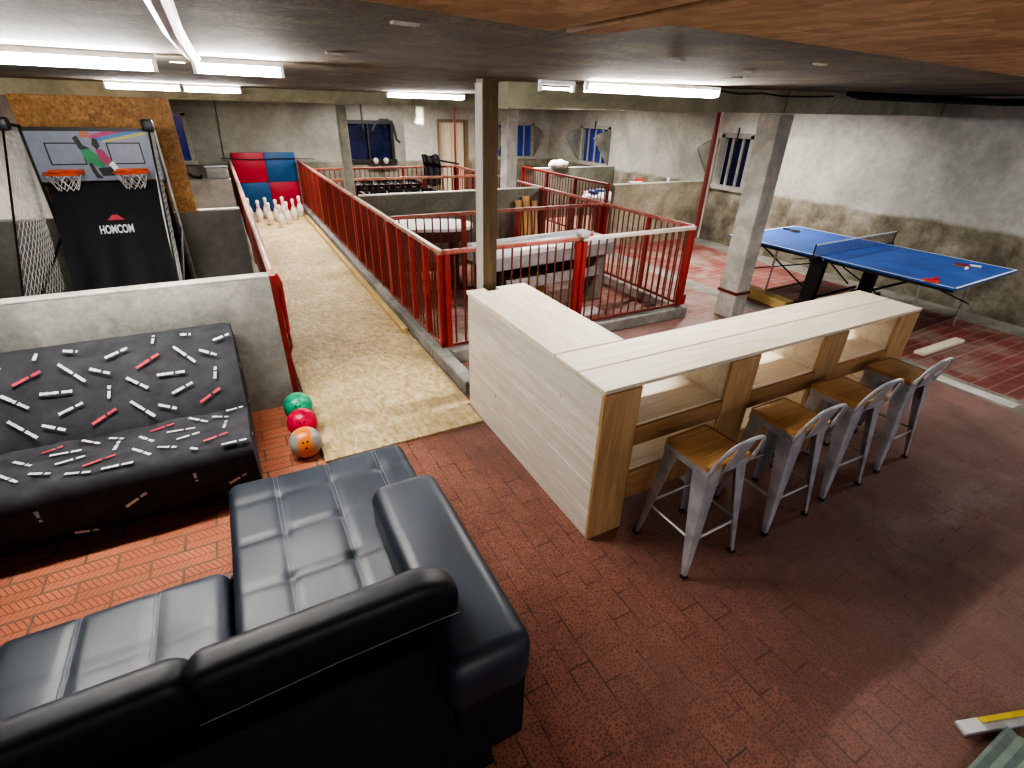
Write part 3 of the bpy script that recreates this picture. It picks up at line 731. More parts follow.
# ------------------------------------------------------------------ air hockey table
t = thing('air_hockey_table', 'long white topped air hockey table inside the nearest pen', 'game table', (3.28,5.29,0), .10)
a, b = .90, .315
m = MB(); m.box((-a,-b,.60), (a,b,.745), bev=.01, seg=1); m.build('apron', M['greypanel'], t)
m = MB(); m.box((-a+.05,-b+.05,.745), (a-.05,.0,.762)); m.build('play_surface', M['white'], t)  # near half coloured whiter to paint glare on the one surface
m = MB(); m.box((-a+.05,.0,.745), (a-.05,b-.05,.763)); tag(m.build('play_surface', M['whiteblue'], t), 'pale blue half outside the painted glare')
m = MB()
for lo, hi in (((-a,-b,.745),(a,-b+.05,.80)), ((-a,b-.05,.745),(a,b,.80)), ((-a,-b+.05,.745),(-a+.05,b-.05,.80)), ((a-.05,-b+.05,.745),(a,b-.05,.80))): m.box(lo, hi, bev=.012, seg=2)
m.build('rim', M['white'], t)
for sx in (-1, 1):
    m = MB(); m.box((sx*(a-.13)-.055,-b+.05,.0), (sx*(a-.13)+.055,b-.05,.60), bev=.01, seg=1); m.build('leg_panel', M['black' if sx < 0 else 'concrete_dark'], t)
m = MB(); m.box((-a+.19,-.28,.34), (a-.19,-.24,.46)); m.build('stretcher', M['greypanel'], t)
m = MB(); m.box((-a+.19,.20,.20), (a-.19,.24,.58)); m.build('inner_panel', M['black'], t)
m = MB(); m.box((.22,-b-.03,.735), (.40,-b-.002,.835), bev=.02, seg=3); tag(m.build('score_unit', M['black'], t), 'black electronic score unit')
m = MB(); m.box((.25,-b-.034,.76), (.37,-b-.029,.80)); m.build('score_panel', M['greypanel'], t)
simple('cardboard_box', lambda m: m.box((0,0,.001), (.5,.16,.42), bev=.004, seg=1), M['plank_orange'], 'small orange brown carton under the air hockey table', 'box', loc=(2.72,5.10,0))

# oval table
t = thing('oval_table', 'white oval-topped games table between the two near fences', 'game table', (2.25,6.74,0), -.30)
m = MB(); L_, r = .31, .36; poly = [(L_+r*math.cos(g), r*math.sin(g)) for g in [-PI/2+PI*k/16 for k in range(17)]]+[(-L_-r*math.cos(g), -r*math.sin(g)) for g in [-PI/2+PI*k/16 for k in range(17)]]
m.prism(poly, .76, .80); m.build('tabletop', M['white'], t)
m = MB(); m.prism([(x*.93, y*.93) for x, y in poly], .62, .759); m.build('apron', M['brown'], t)
for sx in (-1, 1):
    m = MB(); m.box((sx*.40-.05,-.22,.03), (sx*.40+.05,.22,.62), bev=.01, seg=1); m.build('leg_panel', M['brown'], t)
    m = MB(); m.box((sx*.40-.09,-.30,0), (sx*.40+.09,.30,.03), bev=.006, seg=1); m.build('foot', M['brown'], t)
m = MB(); m.box((-.35,-.03,.15), (.35,.03,.27)); m.build('stretcher', M['brown'], t)

# football tables
def foos(loc, rz, label):
    t = thing('football_table', label, 'football table', loc, rz, 'table football tables in the pens')
    m = MB()
    m.box((-.66,-.37,.60), (.66,-.33,.92)); m.box((-.66,.33,.60), (.66,.37,.92)); m.box((-.66,-.33,.60), (-.62,.33,.92)); m.box((.62,-.33,.60), (.66,.33,.92)); m.build('cabinet', M['black'], t)
    m = MB(); m.box((-.62,-.33,.74), (.62,.33,.76)); m.build('pitch', M['green'], t)
    for sx in (-1, 1):
        for sy in (-1, 1):
            m = MB(); m.box((sx*.57-.05,sy*.29-.05,0), (sx*.57+.05,sy*.29+.05,.60), bev=.006, seg=1); m.build('leg', M['black'], t)
    for k in range(8):
        x = -.53+k*.1514; sd = 1 if k % 2 else -1
        m = MB(); m.tube([(x,-.50,.87),(x,.50,.87)], .008, 8); rod = m.build('rod', M['steel'], t)
        m = MB(); m.tube([(x,sd*.48,.87),(x,sd*.60,.87)], .017, 10); m.build('handle', M['black'], rod)
        for y in (-.2, 0, .2):
            m = MB(); m.box((x-.012,y-.016,.785), (x+.012,y+.016,.90), bev=.005); m.lathe([(.002,0),(.014,.01),(.014,.022),(.002,.032)], (x,y,.900), 8); m.build('player_figure', M['black' if sd > 0 else 'greypanel'], rod)
    return t
f0 = foos((2.62,8.80,0), .05, 'black football table just behind the mossy partition')
dup(f0, (2.75,10.25,0), -.04, 'black football table behind the orange topped rail')
# black jacket / folded frame on the fence
t = thing('folded_black_cloth', 'black cloth bundle hung over the rear pen fence before the door', 'cloth', (4.0,11.27,.02))
m = MB(); m.grid(9, 14, lambda u, v: (-.17+.36*u+.03*math.sin(v*9), -.05+.10*math.sin(PI*v)+.02*math.sin(u*14)*(.4+v) if 0 else (-.07+.14*v+.015*math.sin(u*16)), 1.09+.20*math.sin(PI*v)-.42*(abs(v-.5)*2)**2+.02*math.sin(u*9)))
m.build('cloth', M['blackfab'], t)
simple('black_bar', lambda m: m.box((0,-.02,-.02), (.62,.02,.02), M=T(4.0,11.14,1.23)@Ry(.17)), M['black'], 'slanting black bar resting over the cloth bundle by the door', 'bar')
# planks leaning in pen
for k, (x, w, h_) in enumerate(((4.12,.10,.92), (4.26,.12,.98), (4.41,.09,.90))):
    simple('leaning_board', lambda m: m.box((-w/2,-.012,0), (w/2,.012,h_), M=Rx(-.16)), M['plank_orange'],
           ['narrow orange board leaning on the mossy partition, closest to the timber post', 'wide orange board leaning in the pen corner between two others', 'short orange board leaning in the pen corner against the aisle fence'][k], 'board', 'orange boards leaning in the pen', loc=(x, 7.33, .003))

# bundle and odds on right partitions
t = thing('white_bundle', 'white crumpled sacks on a trestle behind the aisle bars', 'bundle', (6.52,8.45,0))
m = MB(); b = bmesh.new(); bmesh.ops.create_icosphere(b, subdivisions=3, radius=1)
for v in b.verts:
    k = 1+.16*math.sin(v.co.x*7+v.co.y*3)*math.cos(v.co.z*6); v.co = Vector((v.co.x*.26*k, v.co.y*.46*k, v.co.z*.15*k+.70))
m.merge(b, 0, True); m.build('sack', M['white'], t)
m = MB()
for sx in (-.2, .2):
    for sy in (-.35, .35): m.box((sx-.03,sy-.03,0), (sx+.03,sy+.03,.54))
m.box((-.27,-.42,.54), (.27,.42,.58)); m.build('trestle', M['brown'], t)
m = MB(); m.box((-.24,-.1,.78), (.1,.12,.86), bev=.03, seg=3); tag(m.build('folded_cloth', M['mat_blue'], t), 'blue cloth')
simple('cloth_pile', lambda m: [m.box((-.16,-.03,0), (.12,.035,.035), bev=.015, seg=2), m.box((-.05,-.035,.03), (.16,.03,.07), bev=.015, seg=2, mi=1)], [M['white'], M['rubber_red']], 'red and white rag lying on the brown partition', 'rag', loc=(6.56,7.50,1.091))
simple('plastic_cup', lambda m: m.lathe([(.018,0),(.026,.07),(.023,.07),(.016,.005)], seg=14), M['wline'], 'small white cup standing on the brown partition', 'cup', loc=(7.32,7.50,1.091))
def bagf(m):
    b = bmesh.new(); bmesh.ops.create_icosphere(b, subdivisions=3, radius=1)
    for v in b.verts: v.co = Vector((v.co.x*.27, v.co.y*.10, max(-.6, v.co.z)*.10+.06+.012*math.sin(v.co.x*8)))
    m.merge(b, 0, True)
simple('cement_bag', bagf, M['concrete_pale'], 'pale sack slumped on the partition under the fan guarded window', 'sack', loc=(6.70,10.34,1.091))
def tubf(m):
    m.box((-.16,-.06,0), (.16,.06,.17), bev=.03, seg=2); m.box((-.17,-.07,.165), (.17,.07,.19), bev=.008)
simple('plastic_tub', tubf, M['clear'], 'cloudy plastic tub on the cream partition near the mats', 'tub', loc=(-.10,9.97,1.091))
simple('black_strap', lambda m: m.tube([(-.1,0,.02),(0,.02,.09),(.08,-.01,.03),(.17,.01,.02),(.19,0,.06)], .022, 8), M['black'], 'coiled black strap beside the plastic tub', 'strap', loc=(-.52,9.97,1.092))

# hose by window 1, bracket
simple('curved_hose', lambda m: m.tube([(3.20,12.9,1.70),(3.28,12.9,1.85),(3.42,12.9,1.93),(3.58,12.9,1.93),(3.70,12.9,1.84),(3.74,12.9,1.66),(3.76,12.9,1.52),(3.84,12.9,1.46)], .028, 8), M['black'], 'curved black hose hanging in front of the wide dark window', 'hose')
simple('hanging_strap', lambda m: m.tube([(3.0,12.9,2.36),(3.0,12.9,1.72)], .02, 8), M['black'], 'straight black strap hanging by the wide dark window', 'strap')
t = thing('shelf_bracket', 'black bar with two pale lamps under the wide dark window', 'lamp bar', (3.45,13.2,.98))
m = MB(); m.box((-.35,-.02,-.05), (.35,.02,-.01)); m.box((-.02,-.02,-.2), (.02,.02,-.05)); m.box((-.02,-.01,-.2),(.02,.139,-.16)); m.build('bar', M['black'], t)
for x in (-.15, .10):
    m = MB(); m.lathe([(.03,0),(.065,.04),(.07,.09),(.04,.13),(.01,.14)], (x,0,-.009), 14); m.build('lamp', M['winframe'], t)
t = thing('beam_stub', 'short whitewashed wooden stub hanging from the long beam', 'timber', (2.72,8.09,0))
m = MB(); m.box((-.05,-.06,2.06), (.05,.06,2.37)); m.build('stub', M['beam'], t)
m = MB(); m.add([(-.05,-.06,2.06),(.05,-.06,2.06),(.05,.06,2.06),(-.05,.06,2.06),(-.07,-.06,1.98),(.05,-.06,1.97),(.05,.06,1.97),(-.07,.06,1.98)], [(0,1,2,3),(7,6,5,4),(0,4,5,1),(1,5,6,2),(2,6,7,3),(3,7,4,0)]); tag(m.build('painted_tip', M['concrete_pale'], t), 'pale cut end')
simple('wall_conduit', lambda m: m.tube([(.12,13.325,2.36),(.10,13.325,1.8),(.06,13.325,1.15)], .008, 6), M['black'], 'thin dark cable down the rear wall over the mats', 'cable')

# ------------------------------------------------------------------ OSB sheet behind basketball
t = simple('chipboard_sheet', lambda m: [m.box((-1.64,6.905,1.10), (-.36,6.925,2.205)), m.box((-.56,6.905,1.085), (-.345,6.925,1.10))], M['osb_wall'], 'brown chipboard sheet standing behind the basketball game', 'board')

# ------------------------------------------------------------------ basketball arcade
t = thing('basketball_game', 'double hoop basketball arcade game with black ramp and side nets', 'arcade game', (0,0,0))
xl, xr, yb = -1.51, -.545, 6.42
m = MB(); m.box((xl,yb,1.49), (xr,yb+.02,1.925)); bd = m.build('backboard', M['bb'], t)
m = MB()
m.box((xl-.02,yb-.012,1.915), (xr+.02,yb+.03,1.945)); m.box((xl-.02,yb-.012,1.48), (xl,yb+.03,1.93)); m.box((xr,yb-.012,1.48), (xr+.02,yb+.03,1.93)); m.build('edge_frame', M['black'], bd)
for cxx in (-1.26, -.80):
    m = MB(); w, z0, z1, th = .135, 1.63, 1.82, .011; yq = yb-.003
    m.box((cxx-w,yq,z0), (cxx+w,yb,z0+th)); m.box((cxx-w,yq,z1-th), (cxx+w,yb,z1)); m.box((cxx-w,yq,z0), (cxx-w+th,yb,z1)); m.box((cxx+w-th,yq,z0), (cxx+w,yb,z1)); m.build('target_square', M['black'], bd)
# printed players: flat shapes on the board
def flat(name, poly, mat, par, y=yb-.004):
    m = MB(); n = len(poly); v = [(x, y, z) for x, z in poly]+[(x, y+.003, z) for x, z in poly]
    m.add(v, [tuple(range(n)), tuple(reversed(range(n, 2*n)))]+[(i, (i+1) % n, n+(i+1) % n, n+i) for i in range(n)]); return m.build(name, mat, par)
bx_ = -1.045
flat('printed_stripe', [(bx_+.03,1.84),(bx_+.30,1.915),(bx_+.12,1.915),(bx_-.02,1.875)], M['magenta'], bd)
flat('printed_stripe', [(bx_+.05,1.83),(bx_+.42,1.915),(bx_+.30,1.914),(bx_+.03,1.855)], M['pblue'], bd, yb-.005)
flat('printed_stripe', [(bx_+.09,1.82),(bx_+.45,1.89),(bx_+.45,1.913),(bx_+.10,1.838)], M['yellow'], bd, yb-.006)
flat('printed_player', [(bx_-.10,1.78),(bx_-.03,1.77),(bx_+.01,1.72),(bx_+.07,1.66),(bx_+.04,1.60),(bx_-.03,1.62),(bx_-.08,1.66)], M['green'], bd, yb-.007)
flat('printed_player', [(bx_-.13,1.86),(bx_-.09,1.88),(bx_-.07,1.80),(bx_-.02,1.77),(bx_-.10,1.76)], M['black'], bd, yb-.008)
flat('printed_player', [(bx_-.07,1.65),(bx_-.04,1.64),(bx_-.02,1.55),(bx_+.01,1.51),(bx_-.04,1.51),(bx_-.06,1.57)], M['black'], bd, yb-.008)
flat('printed_player', [(bx_+.02,1.77),(bx_+.07,1.76),(bx_+.12,1.66),(bx_+.07,1.62),(bx_+.02,1.68)], M['magenta'], bd, yb-.009)
flat('printed_player', [(bx_+.07,1.70),(bx_+.13,1.65),(bx_+.16,1.57),(bx_+.12,1.56),(bx_+.08,1.64)], M['logo'], bd, yb-.008)
flat('printed_player', [(bx_-.01,1.60),(bx_+.10,1.61),(bx_+.14,1.53),(bx_+.01,1.53)], M['black'], bd, yb-.007)
flat('printed_player', [(bx_+.02,1.86),(bx_+.05,1.85),(bx_+.06,1.79),(bx_+.03,1.76),(bx_+.0,1.80)], M['black'], bd, yb-.010)
flat('printed_ball', [(bx_-.03+.04*math.cos(g),1.89+.03*math.sin(g)) for g in [2*PI*k/12 for k in range(12)]], M['skin'], bd, yb-.010)
for cxx in (-1.30, -.785):
    r, cy, cz = .135, yb-.17, 1.575
    m = MB(); m.tube([(cxx+r*math.cos(g),cy+r*math.sin(g),cz) for g in [2*PI*k/28 for k in range(28)]], .011, 8, closed=True)
    m.box((cxx-.13,yb-.035,cz-.03), (cxx+.13,yb-.002,cz+.018)); rm = m.build('rim', M['rim'], t)
    m = MB(); N = 10
    for lv in range(3):
        r0, r1 = r*(1-.15*lv), r*(1-.15*(lv+1)); z0, z1 = cz-.048*lv, cz-.048*(lv+1)
        for k in range(N):
            g0 = 2*PI*(k+.5*(lv % 2))/N
            for sgn in (-.5, .5):
                g1 = g0+sgn*2*PI/N; m.tube([(cxx+r0*math.cos(g0),cy+r0*math.sin(g0),z0), (cxx+r1*math.cos(g1),cy+r1*math.sin(g1),z1)], .0035, 4)
    m.build('hoop_net', M['netmat'], rm)
# ramp cloth
def rampf(u, v):
    x = xl+.01+(xr-xl-.02)*u
    ys_ = [6.44,6.44,6.40,5.82,5.2,4.55]; zs_ = [1.40,1.0,.50,.45,.50,.55]
    q = v*5; i = min(4, int(q)); f = q-i
    y = ys_[i]*(1-f)+ys_[i+1]*f; z = zs_[i]*(1-f)+zs_[i+1]*f
    return (x, y, z-.05*math.sin(PI*u)*math.sin(PI*v)+.006*math.sin(u*26+v*5)*v)
m = MB(); m.grid(30, 36, rampf); rp = m.build('ramp_cloth', M['blackfab'], t)
# hanging panel with logo in front of the ramp
m = MB(); m.grid(24, 16, lambda u, v: (xl+.03+(xr-xl-.06)*u, 6.41-.57*v+.02*math.sin(u*22)*v*v, 1.47-1.07*v)); pn = m.build('front_cloth', M['blackfab'], t)
cu = bpy.data.curves.new('lettering', 'FONT'); cu.body = 'HOMCOM'; cu.size = .105; cu.extrude = .001; cu.offset = .0035; cu.align_x = 'CENTER'; cu.space_character = 1.0
to = bpy.data.objects.new('tmp', cu); C.objects.link(to); bpy.context.view_layer.update()
me = bpy.data.meshes.new_from_object(to.evaluated_get(bpy.context.evaluated_depsgraph_get())); bpy.data.objects.remove(to)
lg = link('logo_lettering', me, M['logo'], t)
tilt = math.atan2(1.07, .57)
lg.location = (-1.03, 6.155, 1.045); lg.rotation_euler = (tilt, 0, 0); lg.scale = (.56, 1.05, 1)
m = MB(); m.add([(-1.09,6.213,1.155),(-.95,6.213,1.155),(-1.0,6.237,1.200),(-1.04,6.237,1.200)], [(0,1,2,3)]); m.build('logo_roof', M['logored'], t)
# poles
def pole(pts, name='pole', mat='black', r=.014): m = MB(); m.tube(pts, r, 8); return m.build(name, M[mat], t)
for x in (xl-.02, xr+.02):
    pole([(x,yb+.05,0),(x,yb+.05,1.93)], 'rear_leg', 'steel' if x > -1 else 'black')
    pole([(x,yb+.05,1.95),(x,6.05,1.985)], 'upper_arm')
    pole([(x,6.05,1.98),(x,4.75,.70),(x,4.45,.62)], 'net_edge_bar', 'black', .008)
    pole([(x,4.45,.62),(x,4.45,0)], 'front_leg', 'steel')
    pole([(x,4.45,.60),(x,yb+.05,1.0)], 'side_rail', 'black')
    pole([(x,4.50,.10),(x,yb+.05,.10)], 'base_rail', 'black')
    m = MB(); m.box((x-.045,5.98,1.93), (x+.045,6.10,2.03), bev=.02, seg=2); m.build('corner_joint', M['black'], t)
pole([(xl-.02,4.45,.61),(xr+.02,4.45,.61)], 'cross_bar'); pole([(xl-.02,yb+.05,1.46),(xr+.02,yb+.05,1.46)], 'cross_bar')
def sidenet(x):
    m = MB(); A, B, C_, D = Vector((x,6.05,1.96)), Vector((x,4.75,.70)), Vector((x,6.40,1.9)), (Vector((x,5.95,.62)) if x < -1 else Vector((x,5.25,.80))); n = 26
    def Q(u, v):
        a = A.lerp(B, v); b = C_.lerp(D, v); p = a.lerp(b, u); p.x += .035*math.sin(PI*u)*math.sin(PI*v)*(1 if x < -1 else -1); return p
    nu = 12
    for i in range(-n, nu+n, 1):
        for sg in (1, -1):
            pts = []
            for k in range(0, n+1, 2):
                v = k/n; u = (i+sg*k*.5)/nu
                if 0 <= u <= 1: pts.append(Q(u, v))
            if len(pts) > 1: m.tube(pts, .0024, 3, cap=False)
    return m.build('side_net', M['netmat'], t)
sidenet(xl-.02); sidenet(xr+.02)

# ------------------------------------------------------------------ printed sofa bed
BACK=[('w',-1.246,0.87,-1.234,1.012),('w',-1.105,1.014,-1.032,0.9),('w',-0.902,0.78,-0.781,0.861),('w',-0.644,0.869,-0.636,0.994),('w',-0.483,0.979,-0.436,0.919),('w',-0.303,0.801,-0.201,0.852),('w',-1.134,0.787,-1.012,0.549),('w',-0.985,0.682,-0.886,0.596),('r',-0.75,0.606,-0.62,0.736),('w',-0.534,0.795,-0.426,0.568),('w',-0.392,0.707,-0.298,0.614),('r',-1.353,0.628,-1.22,0.741),('w',-1.233,0.49,-1.08,0.467),('w',-0.908,0.319,-0.898,0.459),('w',-0.807,0.513,-0.704,0.358),('w',-0.646,0.487,-0.495,0.477),('w',-0.581,0.248,-0.464,0.333),('w',-0.334,0.331,-0.319,0.473),('r',-0.439,0.087,-0.317,0.209),('w',-1.407,0.54,-1.287,0.364),('w',-1.154,0.241,-1.036,0.322),('r',-1.002,0.072,-0.878,0.193),('w',-0.803,0.243,-0.69,0.029),('w',-0.663,0.148,-0.571,0.069),('w',-1.383,0.263,-1.258,0.043),('w',-1.234,0.16,-1.129,0.068),
 ('w',-1.6,.8,-1.5,.62),('r',-1.7,.5,-1.58,.62),('w',-1.62,.3,-1.52,.2),('w',-1.9,.8,-1.78,.86),('w',-1.95,.4,-1.83,.5),('w',-1.5,.9,-1.4,.82)]
SEAT=[('r',-1.215,3.186,-1.126,3.222),('w',-1.172,3.144,-1.028,3.133),('w',-1.042,3.244,-0.95,3.163),('w',-0.911,3.206,-0.837,3.164),('w',-0.869,3.056,-0.855,3.145),('w',-1.129,3.036,-1.001,3.06),('w',-1.328,3.158,-1.236,3.076),('w',-1.23,2.997,-1.132,2.954),('w',-1.36,3.045,-1.263,2.939),('w',-1.065,2.916,-0.951,2.88),('r',-0.995,2.953,-0.855,3.002),('w',-0.905,2.885,-0.763,2.881),('w',-0.78,3.026,-0.686,2.919),('w',-0.757,3.148,-0.682,3.06),('r',-0.709,3.181,-0.587,3.222),('w',-0.658,2.985,-0.563,2.939),('w',-0.62,3.131,-0.474,3.115),('w',-0.566,3.024,-0.449,3.049),('w',-0.51,3.255,-0.407,3.157),('w',-0.381,3.209,-0.293,3.166),('w',-0.321,3.041,-0.305,3.124),('r',-0.429,2.937,-0.302,2.977),('w',-0.336,2.855,-0.206,2.855),('w',-0.492,2.894,-0.447,2.857),('w',-0.302,3.248,-0.205,3.264),
 ('w',-1.6,3.1,-1.5,3.0),('r',-1.75,2.95,-1.62,3.0),('w',-1.9,3.15,-1.8,3.1)]
t = thing('sofa_bed', 'dark sofa bed in a cover printed with white and red word strips', 'sofa', (0,0,0))
FX0, FX1 = -2.1, -.185
prof = [(3.93,.30),(3.93,.72),(3.915,.775),(3.87,.81),(3.82,.81),(3.78,.79),(3.62,.655),(3.45,.52),(3.365,.44),(3.335,.36),(3.30,.425),(3.10,.434),(2.90,.43),(2.855,.415),(2.825,.375),(2.82,.31),(2.86,.14),(2.92,.03)]
def wr(x, i):  # gentle wrinkles
    return .006*math.sin(x*9+i*1.3)+.004*math.sin(x*23+i*2.1)
m = MB(); nx = 40; v = []; f = []; K = len(prof)
for a in range(nx+1):
    q = a/nx; x = FX0+(FX1-FX0)*q
    e = min(q, 1-q)*nx
    for i, (y, z) in enumerate(prof):
        w = wr(x, i) if 4 < i < 14 else 0
        sh = {0: .030, 1: .010}.get(e, 0)
        cy, cz = (3.88, .45) if i < 8 else (3.1, .25)
        v.append((x, y+(cy-y)*sh*.6, z+(cz-z)*sh+w if z > .1 else z))
for a in range(nx):
    for i in range(K-1): f.append((a*K+i, a*K+i+1, (a+1)*K+i+1, (a+1)*K+i))
f.append(tuple(range(K))); f.append(tuple(nx*K+i for i in reversed(range(K))))
m.add(v, f, 0, True)
def strip(A, B, U, mi, w=.019):
    # a word strip: row of small blocks of uneven width between A and B on a surface with normal U
    A, B = Vector(A), Vector(B); d_ = B-A; L = d_.length; d_.normalize(); s_ = U.cross(d_).normalized(); n = max(4, int(L/.012))
    for k in range(n):
        if k == n//2 + 1: continue
        ww = w*.5*random.choice((.75, .85, .8, 1.0, .9)) if mi == 1 else w*.5*random.choice((.9, 1.0, .8)); p = A+d_*(L*k/n); q = A+d_*(L*(k+1)/n)
        m.add([tuple(p-s_*ww), tuple(q-s_*ww), tuple(q+s_*ww), tuple(p+s_*ww)], [(0,1,2,3)], mi)
yb_, zb_, yt_, zt_ = 3.34, .43, 3.80, .82
U = Vector((0, -(zt_-zb_), (yt_-yb_))).normalized()
for k, xa, ta, xb2, tb in BACK:
    ta, tb = min(ta, .93), min(tb, .93); off = U*.022
    A = Vector((xa, yb_+(yt_-yb_)*ta, zb_+(zt_-zb_)*ta))+off; B = Vector((xb2, yb_+(yt_-yb_)*tb, zb_+(zt_-zb_)*tb))+off
    if (A-B).length < .06: B = A+(B-A).normalized()*.06
    strip(A, B, U, 1 if k == 'w' else 2)
for k, xa, ya, xb2, yb2 in SEAT:
    A, B = Vector((xa,ya,.4445)), Vector((xb2,yb2,.4445)); strip(A, B, Vector((0,0,1)), 1 if k == 'w' else 2)
for xa, za, xb2, zb2 in ((-.50,.33,-.50,.27),(-1.2,.33,-1.2,.26),(-.85,.22,-.74,.28),(-1.1,.14,-1.0,.12),(-.35,.20,-.25,.24)):
    strip((xa,2.803,za), (xb2,2.803,zb2), Vector((0,-1,0)), 1)
# end face strips
for ya, za, y2, z2 in ((3.60,.60,3.68,.53),(3.50,.36,3.58,.30),(3.0,.38,3.08,.34)):
    strip((FX1+.006,ya,za), (FX1+.006,y2,z2), Vector((1,0,0)), 1)
m.build('printed_cover', [M['cover'], M['cover_white'], M['cover_red']], t, 60)
m = MB(); m.box((FX0+.05,2.95,.002), (FX1-.05,3.9,.29)); m.build('base_frame', M['black'], t)

# ------------------------------------------------------------------ black corner sofa
def cushion(parent, x0, x1, y0, y1, z0, z1, r, sx=(), sy=(), tufts=True, name='seat_cushion', stitch=True):
    def coords(a, b):
        c = [a+r*(1-math.cos(k*PI/2/7)) for k in range(8)]; n = max(2, int((b-a-2*r)/.022)); c += [a+r+(b-a-2*r)*k/n for k in range(1, n)]; c += [b-r*(1-math.cos(k*PI/2/7)) for k in range(7, -1, -1)]; return c
    X, Y = coords(x0, x1), coords(y0, y1)
    def H(x, y):
        dx, dy = min(x-x0, x1-x), min(y-y0, y1-y)
        ex, ey = max(0, r-dx), max(0, r-dy); e = min(r, math.hypot(ex, ey)) if (ex > 0 and ey > 0) else max(ex, ey)
        h_ = z1-(r-math.sqrt(max(0, r*r-e*e)))
        gx = [x0, *sx, x1]; gy = [y0, *sy, y1]
        for s_ in sx: h_ -= .010*math.exp(-((x-s_)/.014)**2)
        for s_ in sy: h_ -= .009*math.exp(-((y-s_)/.012)**2)
        if tufts:
            for a in sx:
                for b in sy: h_ -= .013*math.exp(-(((x-a)**2+(y-b)**2)/.026**2))
        return h_+.006*math.sin(9*x+1)*math.sin(7*y)
    m = MB(); nX, nY = len(X), len(Y); v = [(x, y, H(x, y)) for x in X for y in Y]
    f = [(i*nY+j, (i+1)*nY+j, (i+1)*nY+j+1, i*nY+j+1) for i in range(nX-1) for j in range(nY-1)]
    rim = [(i, 0) for i in range(nX)]+[(nX-1, j) for j in range(1, nY)]+[(i, nY-1) for i in range(nX-2, -1, -1)]+[(0, j) for j in range(nY-2, 0, -1)]
    base = len(v); v += [(X[i], Y[j], z0) for i, j in rim]
    n = len(rim)
    for k in range(n):
        a, b = rim[k], rim[(k+1) % n]; f.append((a[0]*nY+a[1], b[0]*nY+b[1], base+(k+1) % n, base+k))
    f.append(tuple(base+k for k in range(n)))
    m.add(v, f, 0, True); o = m.build(name, M['leather'], parent, 60)
    if stitch and sx:
        m = MB()
        for s_ in sx:
            for off in (-.009, .009):
                pts = [(s_+off, y, H(s_+off, y)+.0012) for y in Y[4:-4:1]]
                m.tube(pts, .0016, 4)
        m.build('stitching', M['stitch'], o)
    return o
t = thing('corner_sofa', 'black tufted leatherette corner sofa with chaise, seen from behind', 'sofa', (0,0,0))
cushion(t, -.325, .60, 1.14, 2.47, .20, .435, .055, sx=(-.095, .165, .425), sy=(1.70, 1.99, 2.27), name='chaise_cushion')
cushion(t, -1.10, -.335, 1.14, 1.895, .20, .435, .06, sx=(-.84, -.585), sy=(1.60,), tufts=False)
cushion(t, -2.05, -1.115, 1.14, 1.89, .20, .435, .06, sx=(-1.75, -1.43), sy=(1.60,), tufts=False)
m = MB(); m.box((-.31,1.05,.03), (.585,2.45,.20), bev=.02); m.box((-2.03,1.05,.03), (-.32,1.86,.20), bev=.02); m.build('base', M['leather_back'], t)
# arm
m = MB(); m.box((.285,.86,.42), (.595,1.86,.665), bev=.065, seg=6); m.build('armrest', M['leather'], t)
m = MB(); m.box((.315,.90,.03), (.590,1.80,.46), bev=.02); m.build('arm_side', M['leather_back'], t)
# backrests : leaning rounded slabs
def back(x0, x1, yb0, name='backrest', h=.88, th=.15, mt='leather'):
    m = MB(); L = x1-x0
    m.box((0,-th/2,-.50), (L,th/2,0), bev=.07, seg=6, M=T(x0, yb0, h)@Rx(.16))
    return m.build(name, M[mt], t)
def back(x0, x1, yb0, h, Rr, th=.125):
    r = .045; z0 = .30; m = MB(); v = []; f = []; N = 0
    lay = [(r*(1-math.sin(a)), -th/2+r*(1-math.cos(a))) for a in [PI/2*k/6 for k in range(7)]]
    lay = lay+[(d, -y) for d, y in reversed(lay)]
    for d, y in lay:
        ring = []
        for cx_, cz_, a0, rad in ((x1-Rr, h-Rr, 0, Rr), (x0+.06, h-.06, PI/2, .06), (x0+.06, z0+.06, PI, .06), (x1-.06, z0+.06, 3*PI/2, .06)):
            for k in range(9):
                a = a0+PI/2*k/8; q = max(.004, rad-d); ring.append((cx_+q*math.cos(a), cz_+q*math.sin(a)))
        N = len(ring)
        for x, z in ring: v.append((x, yb0+y-(z-h)*(-.17)*(-1), z))
    K_ = len(lay)
    for i in range(K_-1):
        for k in range(N): f.append((i*N+k, i*N+(k+1) % N, (i+1)*N+(k+1) % N, (i+1)*N+k))
    f.append(tuple(range(N))); f.append(tuple((K_-1)*N+k for k in reversed(range(N))))
    m.add(v, f, 0, True); return m.build('backrest', M['leather_shaded'], t, 50)
back(-.375, .415, 1.10, .86, .15)
back(-1.98, -.36, 1.125, .84, .07)
m = MB(); m.add([(-2.0,1.02,.62),(.37,1.02,.62),(.40,.95,.48),(-2.0,.95,.48),(-2.0,.86,.03),(.44,.86,.03),(-2.0,1.12,.03),(.44,1.12,.03),(-2.0,1.08,.62),(.37,1.08,.62),(-2.0,1.10,.48),(.40,1.10,.48)],
      [(0,1,2,3),(3,2,5,4),(4,5,7,6),(0,8,9,1),(8,10,11,9),(10,6,7,11),(1,9,11,2),(2,11,7,5),(0,3,10,8),(3,4,6,10)]); m.build('back_cover', M['leather_back'], t)
m = MB(); m.tube([(-.355,1.009,.732),(-.25,1.009,.735),(0,1.011,.745),(.25,1.011,.745),(.385,1.010,.74)], .0016, 4); m.build('stitching', M['stitch'], t)
for x, z in ((.33,.62),(.30,.5),(-.12,.32)):
    pass
